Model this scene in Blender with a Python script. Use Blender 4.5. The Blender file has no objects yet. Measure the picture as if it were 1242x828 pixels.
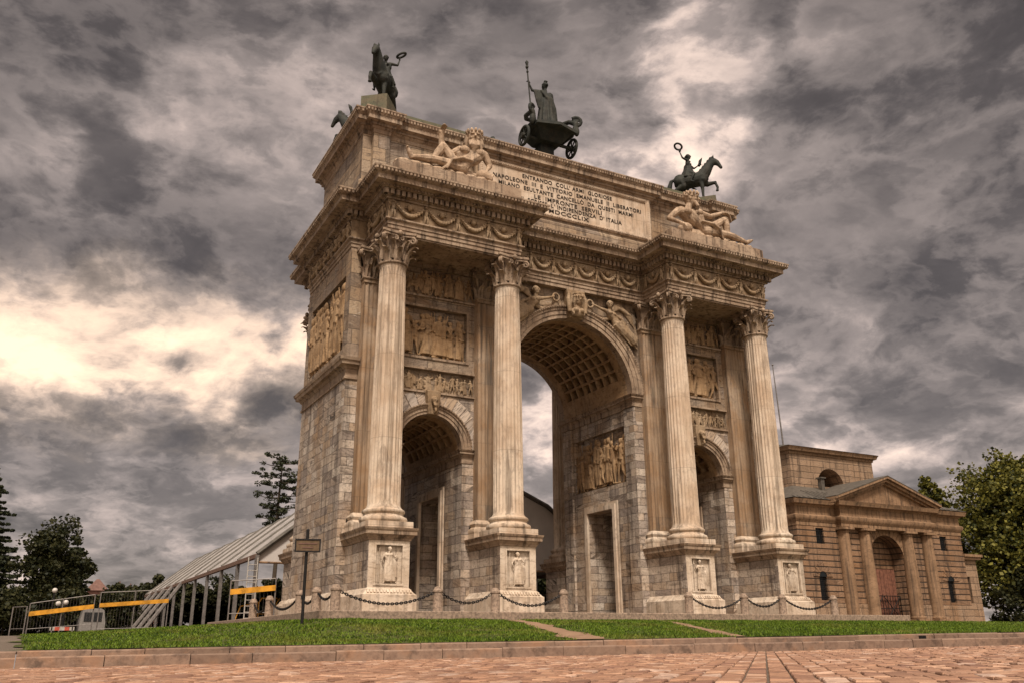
import bpy, bmesh, math, random
import numpy as np
from math import sin, cos, pi, sqrt, radians, atan2, floor, hypot
from mathutils import Vector, Matrix, Euler

random.seed(7)
scene = bpy.context.scene
COL = scene.collection
V = Vector

# ------------------------------------------------------------------ mesh building
class M:
    def __init__(s):
        s.v = []; s.f = []
    def add(s, vs, fs):
        b = len(s.v); s.v.extend([tuple(p) for p in vs]); s.f.extend([tuple(i + b for i in f) for f in fs])
    def quad(s, a, b, c, d):
        s.add([a, b, c, d], [(0, 1, 2, 3)])
    def box(s, x0, x1, y0, y1, z0, z1):
        s.add([(x0,y0,z0),(x1,y0,z0),(x1,y1,z0),(x0,y1,z0),(x0,y0,z1),(x1,y0,z1),(x1,y1,z1),(x0,y1,z1)],
              [(0,3,2,1),(4,5,6,7),(0,1,5,4),(1,2,6,5),(2,3,7,6),(3,0,4,7)])
    def frust(s, a, b):   # two rectangles (x0,x1,y0,y1,z)
        s.add([(a[0],a[2],a[4]),(a[1],a[2],a[4]),(a[1],a[3],a[4]),(a[0],a[3],a[4]),
               (b[0],b[2],b[4]),(b[1],b[2],b[4]),(b[1],b[3],b[4]),(b[0],b[3],b[4])],
              [(0,3,2,1),(4,5,6,7),(0,1,5,4),(1,2,6,5),(2,3,7,6),(3,0,4,7)])
    def obox(s, c, ax, ay, az):   # oriented box: centre and three half vectors
        c, ax, ay, az = V(c), V(ax), V(ay), V(az)
        vs = [c + i*ax + j*ay + k*az for k in (-1,1) for (i,j) in ((-1,-1),(1,-1),(1,1),(-1,1))]
        s.add(vs, [(0,3,2,1),(4,5,6,7),(0,1,5,4),(1,2,6,5),(2,3,7,6),(3,0,4,7)])
    def prism(s, pts, vec):
        n = len(pts); vec = V(vec)
        s.add([V(p) for p in pts] + [V(p) + vec for p in pts],
              [tuple(range(n - 1, -1, -1)), tuple(range(n, 2 * n))] + [(i, (i+1) % n, (i+1) % n + n, i + n) for i in range(n)])
    def lathe(s, prof, n=24, c=(0,0,0), cap=True):
        vs = []; fs = []
        for (r, z) in prof:
            for i in range(n):
                a = 2*pi*i/n; vs.append((c[0] + r*cos(a), c[1] + r*sin(a), c[2] + z))
        for k in range(len(prof) - 1):
            for i in range(n):
                j = (i+1) % n; fs.append((k*n+i, k*n+j, (k+1)*n+j, (k+1)*n+i))
        if cap:
            fs.append(tuple(range(n-1, -1, -1))); fs.append(tuple((len(prof)-1)*n + i for i in range(n)))
        s.add(vs, fs)
    def tube(s, pts, rad, n=8, cap=True, flat=None):
        pts = [V(p) for p in pts]; m = len(pts)
        if not isinstance(rad, (list, tuple)): rad = [rad]*m
        t0 = (pts[1]-pts[0]).normalized()
        ref = V((0,0,1)) if abs(t0.z) < .9 else V((1,0,0))
        u = t0.cross(ref).normalized(); vs = []; fs = []
        for k in range(m):
            t = (pts[min(k+1,m-1)] - pts[max(k-1,0)]).normalized()
            u = (u - t*u.dot(t)).normalized(); w = t.cross(u)
            for i in range(n):
                a = 2*pi*i/n; r = rad[k]
                vs.append(pts[k] + u*(r*cos(a)) + w*(r*sin(a)))
        for k in range(m-1):
            for i in range(n):
                j = (i+1) % n; fs.append((k*n+i, k*n+j, (k+1)*n+j, (k+1)*n+i))
        if cap:
            fs.append(tuple(range(n-1,-1,-1))); fs.append(tuple((m-1)*n+i for i in range(n)))
        s.add(vs, fs)
    def ball(s, c, r, n=10, m=7, rot=None):
        if not isinstance(r, (list, tuple)): r = (r, r, r)
        c = V(c); vs = []; fs = []
        def P(x, y, z):
            q = V((x*r[0], y*r[1], z*r[2]))
            return c + (rot @ q if rot else q)
        vs.append(P(0,0,-1))
        for k in range(1, m):
            f = -pi/2 + pi*k/m
            for i in range(n):
                a = 2*pi*i/n; vs.append(P(cos(a)*cos(f), sin(a)*cos(f), sin(f)))
        vs.append(P(0,0,1)); L = len(vs)-1
        for i in range(n):
            j = (i+1) % n
            fs.append((0, 1+j, 1+i)); fs.append((L, L-n+i, L-n+j))
        for k in range(m-2):
            for i in range(n):
                j = (i+1) % n; b = 1+k*n; fs.append((b+i, b+j, b+n+j, b+n+i))
        s.add(vs, fs)
    def limb(s, a, b, ra, rb, n=9):
        s.tube([a, V(a).lerp(V(b), .35), b], [ra, (ra*.62+rb*.38)*1.04, rb], n); s.ball(a, ra, n, 6); s.ball(b, rb, n, 6)
    def sweep(s, plan, prof, closed=True, bottom=False, top=False):
        n = len(plan); nor = []
        for i in range(n):
            a = V(plan[i]); b = V(plan[(i+1) % n]); d = (b-a).normalized(); nor.append(V((d.y, -d.x)))
        rings = []
        for (d, z) in prof:
            r = []
            for i in range(n):
                n1 = nor[i-1]; n2 = nor[i]
                if not closed and i == 0: n1 = n2
                if not closed and i == n-1: n2 = n1
                o = (n1+n2); o = o / (1 + n1.dot(n2))
                r.append((plan[i][0]+o.x*d, plan[i][1]+o.y*d, z))
            rings.append(r)
        vs = [p for r in rings for p in r]; fs = []
        for k in range(len(prof)-1):
            for i in range(n if closed else n-1):
                j = (i+1) % n; fs.append((k*n+i, k*n+j, (k+1)*n+j, (k+1)*n+i))
        if bottom: fs.append(tuple(range(n-1,-1,-1)))
        if top: fs.append(tuple((len(prof)-1)*n+i for i in range(n)))
        if not closed:
            L = len(prof)
            fs.append(tuple(k*n for k in range(L))); fs.append(tuple(k*n+n-1 for k in range(L-1,-1,-1)))
        s.add(vs, fs)
    def grid(s, f, nu, nv):
        vs = [f(i/nu, j/nv) for j in range(nv+1) for i in range(nu+1)]
        s.add(vs, [(j*(nu+1)+i, j*(nu+1)+i+1, (j+1)*(nu+1)+i+1, (j+1)*(nu+1)+i) for j in range(nv) for i in range(nu)])
    def join(s, o, fn=None):
        s.add([fn(p) for p in o.v] if fn else o.v, o.f)
    def mesh(s, name, smooth=None, fix=False):
        me = bpy.data.meshes.new(name); me.from_pydata(s.v, [], s.f); me.validate(verbose=False)
        if fix:
            bm = bmesh.new(); bm.from_mesh(me); bmesh.ops.recalc_face_normals(bm, faces=bm.faces); bm.to_mesh(me); bm.free()
        if smooth:
            me.shade_smooth()
            if smooth < 179: me.set_sharp_from_angle(angle=radians(smooth))
        me.update(); return me
    def build(s, name, mat, parent=None, smooth=None, loc=None, fix=False):
        return obj(name, s.mesh(name, smooth, fix), mat, parent, loc)
    def remesh(s, name, voxel, fn=None):
        me = s.mesh('tmp'); o = bpy.data.objects.new('tmp', me); COL.objects.link(o)
        bm = bmesh.new(); bm.from_mesh(me); bmesh.ops.recalc_face_normals(bm, faces=bm.faces); bm.to_mesh(me); bm.free()
        r = o.modifiers.new('r', 'REMESH'); r.mode = 'VOXEL'; r.voxel_size = voxel
        dg = bpy.context.evaluated_depsgraph_get(); dg.update()
        out = bpy.data.meshes.new_from_object(o.evaluated_get(dg)); out.name = name
        bpy.data.objects.remove(o); bpy.data.meshes.remove(me)
        # light smoothing of the voxel steps
        bm = bmesh.new(); bm.from_mesh(out); bmesh.ops.smooth_vert(bm, verts=bm.verts, factor=.5, use_axis_x=True, use_axis_y=True, use_axis_z=True)
        bm.to_mesh(out); bm.free()
        if fn:
            for v in out.vertices: v.co = fn(v.co)
        out.shade_smooth(); return out

def wm(o):
    if o.parent: return wm(o.parent) @ o.matrix_parent_inverse @ o.matrix_basis
    return o.matrix_basis.copy()
def setpar(c, p):
    c.parent = p; c.matrix_parent_inverse = wm(p).inverted()
def obj(name, me, mat, parent=None, loc=None):
    o = bpy.data.objects.new(name, me); COL.objects.link(o)
    for mm in (mat if isinstance(mat, (list, tuple)) else [mat]): me.materials.append(mm)
    if loc: o.location = loc
    if parent: setpar(o, parent)
    return o
def copyobj(o, parent=None, loc=None, scale=None, rotz=None):
    c = o.copy(); COL.objects.link(c)
    kids = [k for k in COL.objects if k.parent == o]
    if loc is not None: c.location = loc
    if scale is not None: c.scale = scale
    if rotz is not None: c.rotation_euler = (0, 0, rotz)
    if parent: c.parent = parent; c.matrix_parent_inverse = o.matrix_parent_inverse
    for k in kids:
        d = k.copy(); COL.objects.link(d); d.parent = c; d.matrix_parent_inverse = k.matrix_parent_inverse
    return c
def tag(o, label=None, cat=None, group=None, kind=None):
    if label: o['label'] = label
    if cat: o['category'] = cat
    if group: o['group'] = group
    if kind: o['kind'] = kind
    return o
def thing(name, label, cat, loc=(0,0,0), group=None, rotz=0):
    o = bpy.data.objects.new(name, None); COL.objects.link(o); o.location = loc; o.rotation_euler = (0,0,rotz)
    o.empty_display_size = .3
    return tag(o, label, cat, group)

# ------------------------------------------------------------------ materials
class NT:
    def __init__(s, nt): s.t = nt; nt.nodes.clear()
    def n(s, typ, props=None, **inp):
        nd = s.t.nodes.new(typ)
        for k, v in (props or {}).items(): setattr(nd, k, v)
        for k, v in inp.items():
            key = int(k[1:]) if k[0] == 'i' and k[1:].isdigit() else k.replace('_', ' ')
            s.set(nd.inputs[key], v)
        return nd
    def set(s, sock, v):
        if isinstance(v, bpy.types.NodeSocket): s.t.links.new(v, sock)
        elif isinstance(v, bpy.types.Node): s.t.links.new(v.outputs[0], sock)
        else: sock.default_value = v
    def m(s, op, a, b=0.0, c=0.0, clamp=False):
        return s.n('ShaderNodeMath', dict(operation=op, use_clamp=clamp), i0=a, i1=b, i2=c).outputs[0]
    def vm(s, op, a, b=(0,0,0)):
        nd = s.n('ShaderNodeVectorMath', dict(operation=op), i0=a, i1=b)
        return nd.outputs['Value'] if op in ('DOT_PRODUCT', 'LENGTH') else nd.outputs[0]
    def sep(s, v): return s.n('ShaderNodeSeparateXYZ', i0=v).outputs
    def comb(s, x=0.0, y=0.0, z=0.0): return s.n('ShaderNodeCombineXYZ', i0=x, i1=y, i2=z).outputs[0]
    def noise(s, vec, scale=1, detail=4, rough=.5, dist=0.0, dim='3D', color=False):
        nd = s.n('ShaderNodeTexNoise', dict(noise_dimensions=dim), Vector=vec, Scale=scale, Detail=detail, Roughness=rough, Distortion=dist)
        return nd.outputs['Color' if color else 0]
    def ramp(s, fac, stops, interp='LINEAR'):
        nd = s.n('ShaderNodeValToRGB', Fac=fac); cr = nd.color_ramp; cr.interpolation = interp
        while len(cr.elements) < len(stops): cr.elements.new(.5)
        for e, (p, c) in zip(cr.elements, stops):
            e.position = p; e.color = (c[0], c[1], c[2], 1) if isinstance(c, (tuple, list)) else (c, c, c, 1)
        return nd.outputs[0]
    def mix(s, fac, a, b, mode='MIX'):
        nd = s.n('ShaderNodeMix', dict(data_type='RGBA', blend_type=mode))
        s.set(nd.inputs[0], fac); 
        for sock, v in ((nd.inputs[6], a), (nd.inputs[7], b)):
            s.set(sock, v if isinstance(v, (bpy.types.NodeSocket, bpy.types.Node)) else (v[0], v[1], v[2], 1))
        return nd.outputs[2]
    def ss(s, x, a, b):
        return s.n('ShaderNodeMapRange', dict(interpolation_type='SMOOTHSTEP'), i0=x, i1=a, i2=b, i3=0.0, i4=1.0).outputs[0]
def newmat(name):
    m = bpy.data.materials.new(name); m.use_nodes = True; return m, NT(m.node_tree)
def finish(t, col, rough=.8, bump=None, dist=.02, metal=0.0, strength=1.0, spec=.3, **kw):
    b = t.n('ShaderNodeBsdfPrincipled'); t.set(b.inputs['Base Color'], col if isinstance(col, (bpy.types.NodeSocket, bpy.types.Node)) else (*col, 1))
    t.set(b.inputs['Roughness'], rough); t.set(b.inputs['Metallic'], metal); b.inputs['Specular IOR Level'].default_value = spec
    for k, v in kw.items(): t.set(b.inputs[k.replace('_', ' ')], v)
    if bump is not None:
        bp = t.n('ShaderNodeBump', Height=bump, Strength=strength, Distance=dist); t.set(b.inputs['Normal'], bp.outputs[0])
    o = t.n('ShaderNodeOutputMaterial'); t.set(o.inputs[0], b.outputs[0])
def wall_uv(t):
    g = t.n('ShaderNodeNewGeometry'); P = t.sep(g.outputs['Position']); N = t.sep(g.outputs['True Normal'])
    ax = t.m('GREATER_THAN', t.m('ABSOLUTE', N[0]), .6); az = t.m('GREATER_THAN', t.m('ABSOLUTE', N[2]), .75)
    u = t.m('ADD', t.m('MULTIPLY', P[0], t.m('SUBTRACT', 1.0, ax)), t.m('MULTIPLY', P[1], ax))
    v = t.m('ADD', t.m('MULTIPLY', P[2], t.m('SUBTRACT', 1.0, az)), t.m('MULTIPLY', P[1], az))
    return u, v, g.outputs['Position']
def bricks(t, u, v, bw, rh, mort, jit=.35, vj=1.0):
    r = t.m('DIVIDE', v, rh); row = t.m('FLOOR', r); fv = t.m('SUBTRACT', r, row)
    w1 = t.n('ShaderNodeTexWhiteNoise', dict(noise_dimensions='1D')); t.set(w1.inputs['W'], row)
    bwr = t.m('MULTIPLY', bw, t.m('ADD', 1 - jit, t.m('MULTIPLY', w1.outputs[0], 2*jit)))
    uu = t.m('ADD', t.m('DIVIDE', u, bwr), t.m('MULTIPLY', w1.outputs[0], 37.3))
    col = t.m('FLOOR', uu); fu = t.m('SUBTRACT', uu, col)
    w2 = t.n('ShaderNodeTexWhiteNoise', dict(noise_dimensions='2D'), Vector=t.comb(row, col, 0.0))
    eu = t.m('MULTIPLY', t.m('MINIMUM', fu, t.m('SUBTRACT', 1.0, fu)), bwr)
    ev = t.m('MULTIPLY', t.m('MINIMUM', fv, t.m('SUBTRACT', 1.0, fv)), rh)
    su = t.ss(eu, mort*.4*vj, mort*vj); sv = t.ss(ev, mort*.4, mort)
    return w2.outputs[0], t.sep(w2.outputs[1]), t.m('MULTIPLY', t.m('ADD', 1-min(1,vj), t.m('MULTIPLY', su, min(1,vj))), sv)
def veins(t, x1, y1, seed, sc=1.0):
    """fibrous bedding of the marble: dark and pale streaks"""
    a = t.noise(t.comb(t.m('MULTIPLY', x1, .6*sc), t.m('MULTIPLY', y1, 4.2*sc), seed), 1.2, 8, .66, 1.1)
    b = t.noise(t.comb(t.m('MULTIPLY', x1, .9*sc), t.m('MULTIPLY', y1, 9.0*sc), t.m('ADD', seed, 9.0)), 1.6, 7, .7, .8)
    return a, b
def marble_blocks(name, bw, rh, mort, pal, vein=(.075,.058,.048), veinamt=.9, warm=(.34,.2,.09), bumpd=.03, jointdark=.35, pale=(.62,.55,.47), vj=1.0, streak=.7):
    m, t = newmat(name); u, v, P = wall_uv(t); 
    wob = t.noise(P, .9, 3, .5); v = t.m('ADD', v, t.m('MULTIPLY', t.m('SUBTRACT', wob, .5), .05))
    val, rnd, st = bricks(t, u, v, bw, rh, mort, vj=vj)
    a = t.m('MULTIPLY', t.m('SUBTRACT', rnd[0], .38), .95)
    ca = t.m('COSINE', a); sa = t.m('SINE', a)
    x1 = t.m('ADD', t.m('MULTIPLY', u, ca), t.m('MULTIPLY', v, sa)); y1 = t.m('SUBTRACT', t.m('MULTIPLY', v, ca), t.m('MULTIPLY', u, sa))
    n1, n2 = veins(t, x1, y1, t.m('MULTIPLY', rnd[1], 60.0))
    base = t.ramp(val, pal)
    c = t.mix(t.m('MULTIPLY', t.ss(n2, .52, .7), t.m('MULTIPLY', rnd[1], .8)), base, pale)
    c = t.mix(t.m('MULTIPLY', t.ss(n1, .45, .64), t.m('ADD', .1, t.m('MULTIPLY', rnd[2], veinamt))), c, vein)
    wn = t.noise(t.vm('MULTIPLY', P, (1, 1, .55)), .42, 6, .6, .5)
    c = t.mix(t.m('MULTIPLY', t.ss(wn, .47, .72), .55), c, warm)
    stk = t.noise(t.comb(t.m('MULTIPLY', u, 2.6), t.m('MULTIPLY', v, .16), 3.3), 1.0, 6, .65)
    c = t.mix(t.m('MULTIPLY', t.ss(stk, .47, .68), streak), c, (.045, .031, .023))
    c = t.mix(t.m('MULTIPLY', t.m('SUBTRACT', 1.0, st), jointdark), c, (.04, .028, .02))
    fine = t.noise(P, 11.0, 9, .75)
    c = t.mix(t.m('MULTIPLY', t.ss(fine, .48, .66), .6), c, (.06,.042,.03))
    h = t.m('ADD', t.m('MULTIPLY', st, .75), t.m('ADD', t.m('MULTIPLY', fine, .45), t.m('MULTIPLY', val, .45)))
    finish(t, c, .72, h, bumpd)
    return m
def carved(name, c1, c2, dark, scale=1.0, streak=.4, bump=.015, streakcol=(.07,.05,.035), joints=None, vert=True):
    m, t = newmat(name); u, v, P = wall_uv(t)
    n1 = t.noise(P, .8*scale, 6, .6, .4); n2 = t.noise(P, 5.5*scale, 9, .74)
    c = t.mix(t.ss(n1, .36, .66), c1, c2)
    pw = t.sep(P)
    va = t.noise(t.comb(t.m('MULTIPLY', pw[0], 1.1), t.m('MULTIPLY', pw[1], 1.1), t.m('MULTIPLY', pw[2], 2.6 if vert else .42)), 1.9, 8, .68, 1.3)
    c = t.mix(t.m('MULTIPLY', t.ss(va, .5, .66), .55), c, dark)
    c = t.mix(t.m('MULTIPLY', t.ss(n2, .5, .72), .6), c, dark)
    stk = t.noise(t.comb(t.m('MULTIPLY', pw[0], 4.2), t.m('MULTIPLY', pw[1], 4.2), t.m('MULTIPLY', pw[2], .16)), 1.0, 7, .68)
    c = t.mix(t.m('MULTIPLY', t.ss(stk, .47, .67), streak), c, streakcol)
    h = n2
    if joints:
        f = t.m('FRACT', t.m('DIVIDE', t.m('ADD', pw[2], joints[1]), joints[0])); ed = t.m('MULTIPLY', t.m('MINIMUM', f, t.m('SUBTRACT', 1.0, f)), joints[0])
        jn = t.m('SUBTRACT', 1.0, t.ss(ed, .006, .02)); c = t.mix(t.m('MULTIPLY', jn, .4), c, (.07,.05,.035))
        d = t.n('ShaderNodeTexWhiteNoise', dict(noise_dimensions='1D')); t.set(d.inputs['W'], t.m('FLOOR', t.m('DIVIDE', t.m('ADD', pw[2], joints[1]), joints[0])))
        c = t.mix(t.m('MULTIPLY', d.outputs[0], .35), c, c2)
    finish(t, c, .78, h, bump)
    return m
def plain(name, col, rough=.7, var=.25, scale=6, metal=0.0, bump=.004, spec=.3):
    m, t = newmat(name); g = t.n('ShaderNodeNewGeometry'); n = t.noise(g.outputs['Position'], scale, 6, .65)
    c = t.mix(t.ss(n, .3, .75), [x*(1+var) for x in col], [x*(1-var) for x in col])
    finish(t, c, rough, n, bump, metal, spec=spec); return m

PAL = [(0,(.29,.24,.205)),(.2,(.42,.35,.29)),(.42,(.55,.465,.38)),(.56,(.44,.325,.225)),(.7,(.33,.28,.245)),(.86,(.62,.54,.455)),(1,(.48,.375,.285))]
MAT = {}
MAT['ashlar'] = marble_blocks('veined marble ashlar', .85, .345, .013, PAL, jointdark=.5, bumpd=.05)
MAT['ashlar_big'] = marble_blocks('warm marble blocks', 1.5, .62, .016, [(0,(.22,.165,.12)),(.35,(.38,.28,.185)),(.65,(.27,.215,.17)),(1,(.43,.33,.225))], veinamt=.7, warm=(.28,.15,.055), jointdark=.5)
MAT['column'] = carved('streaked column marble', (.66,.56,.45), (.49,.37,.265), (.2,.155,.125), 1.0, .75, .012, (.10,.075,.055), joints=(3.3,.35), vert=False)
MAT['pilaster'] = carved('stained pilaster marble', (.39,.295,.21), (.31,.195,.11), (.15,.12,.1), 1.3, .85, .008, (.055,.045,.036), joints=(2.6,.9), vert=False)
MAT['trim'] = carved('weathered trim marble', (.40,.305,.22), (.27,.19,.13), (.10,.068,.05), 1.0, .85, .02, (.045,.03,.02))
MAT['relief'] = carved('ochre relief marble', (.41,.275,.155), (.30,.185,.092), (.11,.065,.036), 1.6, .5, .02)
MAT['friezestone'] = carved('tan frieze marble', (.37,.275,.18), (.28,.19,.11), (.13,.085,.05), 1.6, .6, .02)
MAT['whiterelief'] = carved('pale pedestal marble', (.64,.545,.44), (.50,.40,.30), (.2,.145,.105), 1.8, .45, .015)
MAT['statue'] = carved('warm statue marble', (.50,.375,.265), (.36,.255,.17), (.12,.08,.055), 2.4, .6, .02)
MAT['bronze'] = carved('dark patinated bronze', (.022,.026,.024), (.045,.048,.04), (.012,.012,.012), 3.0, .3, .01)
MAT['roofcopper'] = carved('green roof stone', (.115,.12,.075), (.15,.125,.08), (.045,.045,.035), 1.5, .5, .01)
def voussoir_mat():
    m, t = newmat('radiating marble wedges'); g = t.n('ShaderNodeNewGeometry'); P = g.outputs['Position']; rn = g.outputs['Random Per Island']
    p = t.sep(P); n1, n2 = veins(t, t.m('ADD', p[0], p[2]), t.m('SUBTRACT', p[2], p[0]), t.m('MULTIPLY', rn, 50.0), 1.4)
    c = t.mix(t.m('MULTIPLY', t.ss(n1, .45, .65), .7), t.ramp(rn, PAL), (.06,.05,.05)); finish(t, c, .75, n2, .01); return m
MAT['voussoir'] = voussoir_mat()
MAT['letter'] = plain('dark cut lettering', (.03,.022,.016), .8)
MAT['casello'] = marble_blocks('rusticated tan stone', 1.25, .42, .055, [(0,(.20,.118,.068)),(.5,(.32,.195,.115)),(1,(.25,.155,.097))], vein=(.12,.075,.05), veinamt=.45, warm=(.24,.12,.05), bumpd=.09, jointdark=.95, pale=(.45,.32,.22), vj=.45, streak=.8)
MAT['casello_low'] = marble_blocks('dressed tan base stone', 1.5, .5, .025, [(0,(.26,.175,.112)),(1,(.36,.245,.16))], vein=(.15,.1,.07), veinamt=.4, warm=(.27,.15,.07), bumpd=.03, jointdark=.85, pale=(.5,.4,.3), streak=.7)
MAT['casello_trim'] = carved('tan column stone', (.31,.195,.115), (.225,.138,.078), (.10,.062,.038), 1.0, .75, .015, (.05,.034,.024))
MAT['slate'] = plain('dark roof sheet', (.085,.075,.062), .65, .35, 3)
MAT['darkiron'] = plain('dark iron', (.018,.017,.017), .5, .2, 8, .4)
MAT['glassdark'] = plain('dark window glass', (.012,.014,.016), .12, .2, 3, spec=.6)
MAT['granite'] = plain('pink granite', (.235,.175,.132), .8, .5, 14)
MAT['steel'] = plain('galvanised steel', (.17,.155,.145), .5, .3, 5, .3)
MAT['white_metal'] = plain('white tent sheet', (.31,.29,.275), .6, .35, 1.4)
MAT['tentgrey'] = plain('grey tent cloth', (.52,.48,.45), .75, .1, .8)
MAT['yellow'] = plain('yellow orange board', (.5,.235,.02), .6, .45, 2.2)
MAT['brickred'] = plain('reddish far plaster', (.20,.105,.085), .9, .2, 1)
MAT['rooftile'] = plain('reddish roof tiles', (.15,.085,.07), .9, .25, 2)
MAT['cream'] = plain('far cream plaster', (.42,.33,.26), .85, .15, 1)
MAT['bark'] = plain('tree bark', (.055,.042,.03), .9, .35, 9, bump=.02)
MAT['signwood'] = plain('bronze sign plate', (.13,.085,.05), .5, .3, 9, .3)
MAT['whitepaint'] = plain('white paint', (.36,.335,.30), .5, .3)
MAT['globe'] = plain('white lamp globe', (.55,.52,.48), .3, .03)
def leafmat(name, a, b, tr=.25, dry=None):
    m, t = newmat(name); g = t.n('ShaderNodeNewGeometry'); n = t.noise(g.outputs['Position'], .8, 3, .6)
    w = t.m('ADD', t.m('MULTIPLY', g.outputs['Random Per Island'], .6), t.m('MULTIPLY', n, .5))
    c = t.mix(t.ss(w, .2, .85), a, b)
    if dry: c = t.mix(t.m('MULTIPLY', t.ss(t.noise(g.outputs['Position'], .55, 5, .65), .5, .7), .75), c, dry)
    d = t.n('ShaderNodeBsdfPrincipled'); t.set(d.inputs['Base Color'], c); d.inputs['Roughness'].default_value = .6; d.inputs['Specular IOR Level'].default_value = .25
    tl = t.n('ShaderNodeBsdfTranslucent', Color=c); mx = t.n('ShaderNodeMixShader', i0=tr, i1=d.outputs[0], i2=tl.outputs[0])
    o = t.n('ShaderNodeOutputMaterial'); t.set(o.inputs[0], mx.outputs[0]); return m
MAT['leaf'] = leafmat('olive green leaves', (.022,.032,.009), (.20,.185,.034))
MAT['leafdark'] = leafmat('dark green leaves', (.014,.02,.008), (.05,.05,.016))
MAT['needle'] = leafmat('dark needles', (.012,.02,.01), (.055,.062,.028), .1)
MAT['grass'] = leafmat('bright green grass', (.016,.045,.004), (.17,.26,.022), .3, (.23,.22,.05))
# ------------------------------------------------------------------ classical pieces
def leaf(m, c, out, side, z0, h, w, o=1.0):
    c = V(c); out = V(out); side = V(side); rows = []
    for (tz, to, tw) in ((0,.0,1),(.3,.035,.98),(.6,.06,.95),(.82,.13,.8),(.96,.25,.62),(.99,.34,.4),(.9,.40,.15)):
        p = c + V((0,0,z0 + tz*h)) + out*(to*o)
        rows.append([p - side*(w*tw) , p - side*(w*tw*.5) + out*.075, p + out*.01, p + side*(w*tw*.5) + out*.045, p + side*(w*tw)])
    m.add([q for r in rows for q in r], [(k*5+i, k*5+i+1, (k+1)*5+i+1, (k+1)*5+i) for k in range(len(rows)-1) for i in range(4)])
def scroll(m, c, out, up, r, thick, turns=1.4, n=14):
    c, out, up = V(c), V(out), V(up); pts = []; rad = []
    for k in range(n+1):
        t = k/n; a = pi*.75 - turns*2*pi*t; rr = r*(1-.75*t)
        pts.append(c + out*(rr*cos(a)) + up*(rr*sin(a))); rad.append(thick*(1-.45*t))
    m.tube(pts, rad, 6)
def capital(m, r, z0, h):
    m.lathe([(r,0),(r*1.13,.03),(r*1.16,.07),(r*1.13,.11),(r*1.0,.14)], 28, (0,0,z0-.02), False)
    zb = z0 + .1; hb = h*.86 - .1
    m.lathe([(r*.86,0),(r*.82,hb*.5),(r*.92,hb*.8),(r*1.24,hb)], 24, (0,0,zb), False)
    for k in range(8):
        a = 2*pi*k/8; o = (cos(a), sin(a), 0); s = (-sin(a), cos(a), 0); leaf(m, (o[0]*r, o[1]*r, 0), o, s, zb, hb*.46, r*.33, 1.0)
        a += pi/8; o = (cos(a), sin(a), 0); s = (-sin(a), cos(a), 0); leaf(m, (o[0]*r, o[1]*r, 0), o, s, zb+hb*.1, hb*.68, r*.31, 1.05)
    for k in range(4):
        a = pi/4 + k*pi/2; o = V((cos(a), sin(a), 0)); s = V((-sin(a), cos(a), 0))
        m.tube([o*r*1.02 + V((0,0,zb+hb*.55)), o*r*1.2 + V((0,0,zb+hb*.78)), o*r*1.62 + V((0,0,zb+hb*.99))], [.05,.06,.07], 6)
        for sg in (-1,1): scroll(m, o*(r*1.62) + s*(sg*.04) + V((0,0,zb+hb*.86)), o, (0,0,1), .15, .05)
        a2 = k*pi/2; o2 = V((cos(a2), sin(a2), 0)); s2 = V((-sin(a2), cos(a2), 0))
        for sg in (-1,1):
            scroll(m, o2*(r*1.22) + s2*(sg*.13) + V((0,0,zb+hb*.88)), s2*(-sg), (0,0,1), .1, .035)
            m.tube([o*r*1.0 + V((0,0,zb+hb*.5)), (o2*.75+o*.3)*r*1.1 + V((0,0,zb+hb*.75)), o2*(r*1.2) + s2*(sg*.2) + V((0,0,zb+hb*.92))], [.04,.045,.03], 5)
        m.ball(o2*(r*1.36) + V((0,0,z0+h*.92)), (.1,.1,.12), 8, 6)
    # abacus with hollow sides
    for (zz0, zz1, sc) in ((z0+h*.86, z0+h*.93, .94), (z0+h*.93, z0+h, 1.0)):
        pts = []
        for k in range(4):
            a = pi/4 + k*pi/2; b = a + pi/2
            A = V((cos(a), sin(a)))*r*1.98*sc; B = V((cos(b), sin(b)))*r*1.98*sc; nn = (A+B).normalized()
            d = (B-A).normalized()
            for t in (0.04,.2,.35,.5,.65,.8,.96):
                p = A.lerp(B, t) - nn*(r*.24*sin(pi*t)); pts.append((p.x, p.y, zz0))
        m.prism(pts, (0,0,zz1-zz0))
def flutes(t, n=1):   # groove depth 0..1 over one flute
    if t < .12 or t > .88: return 0
    x = (t-.5)/.38; return sqrt(max(0, 1-x*x))
ZP, ZS, ZT, ZAB, ZAT, ZCT = 2.87, 3.66, 13.32, 14.69, 15.28, 17.09
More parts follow.
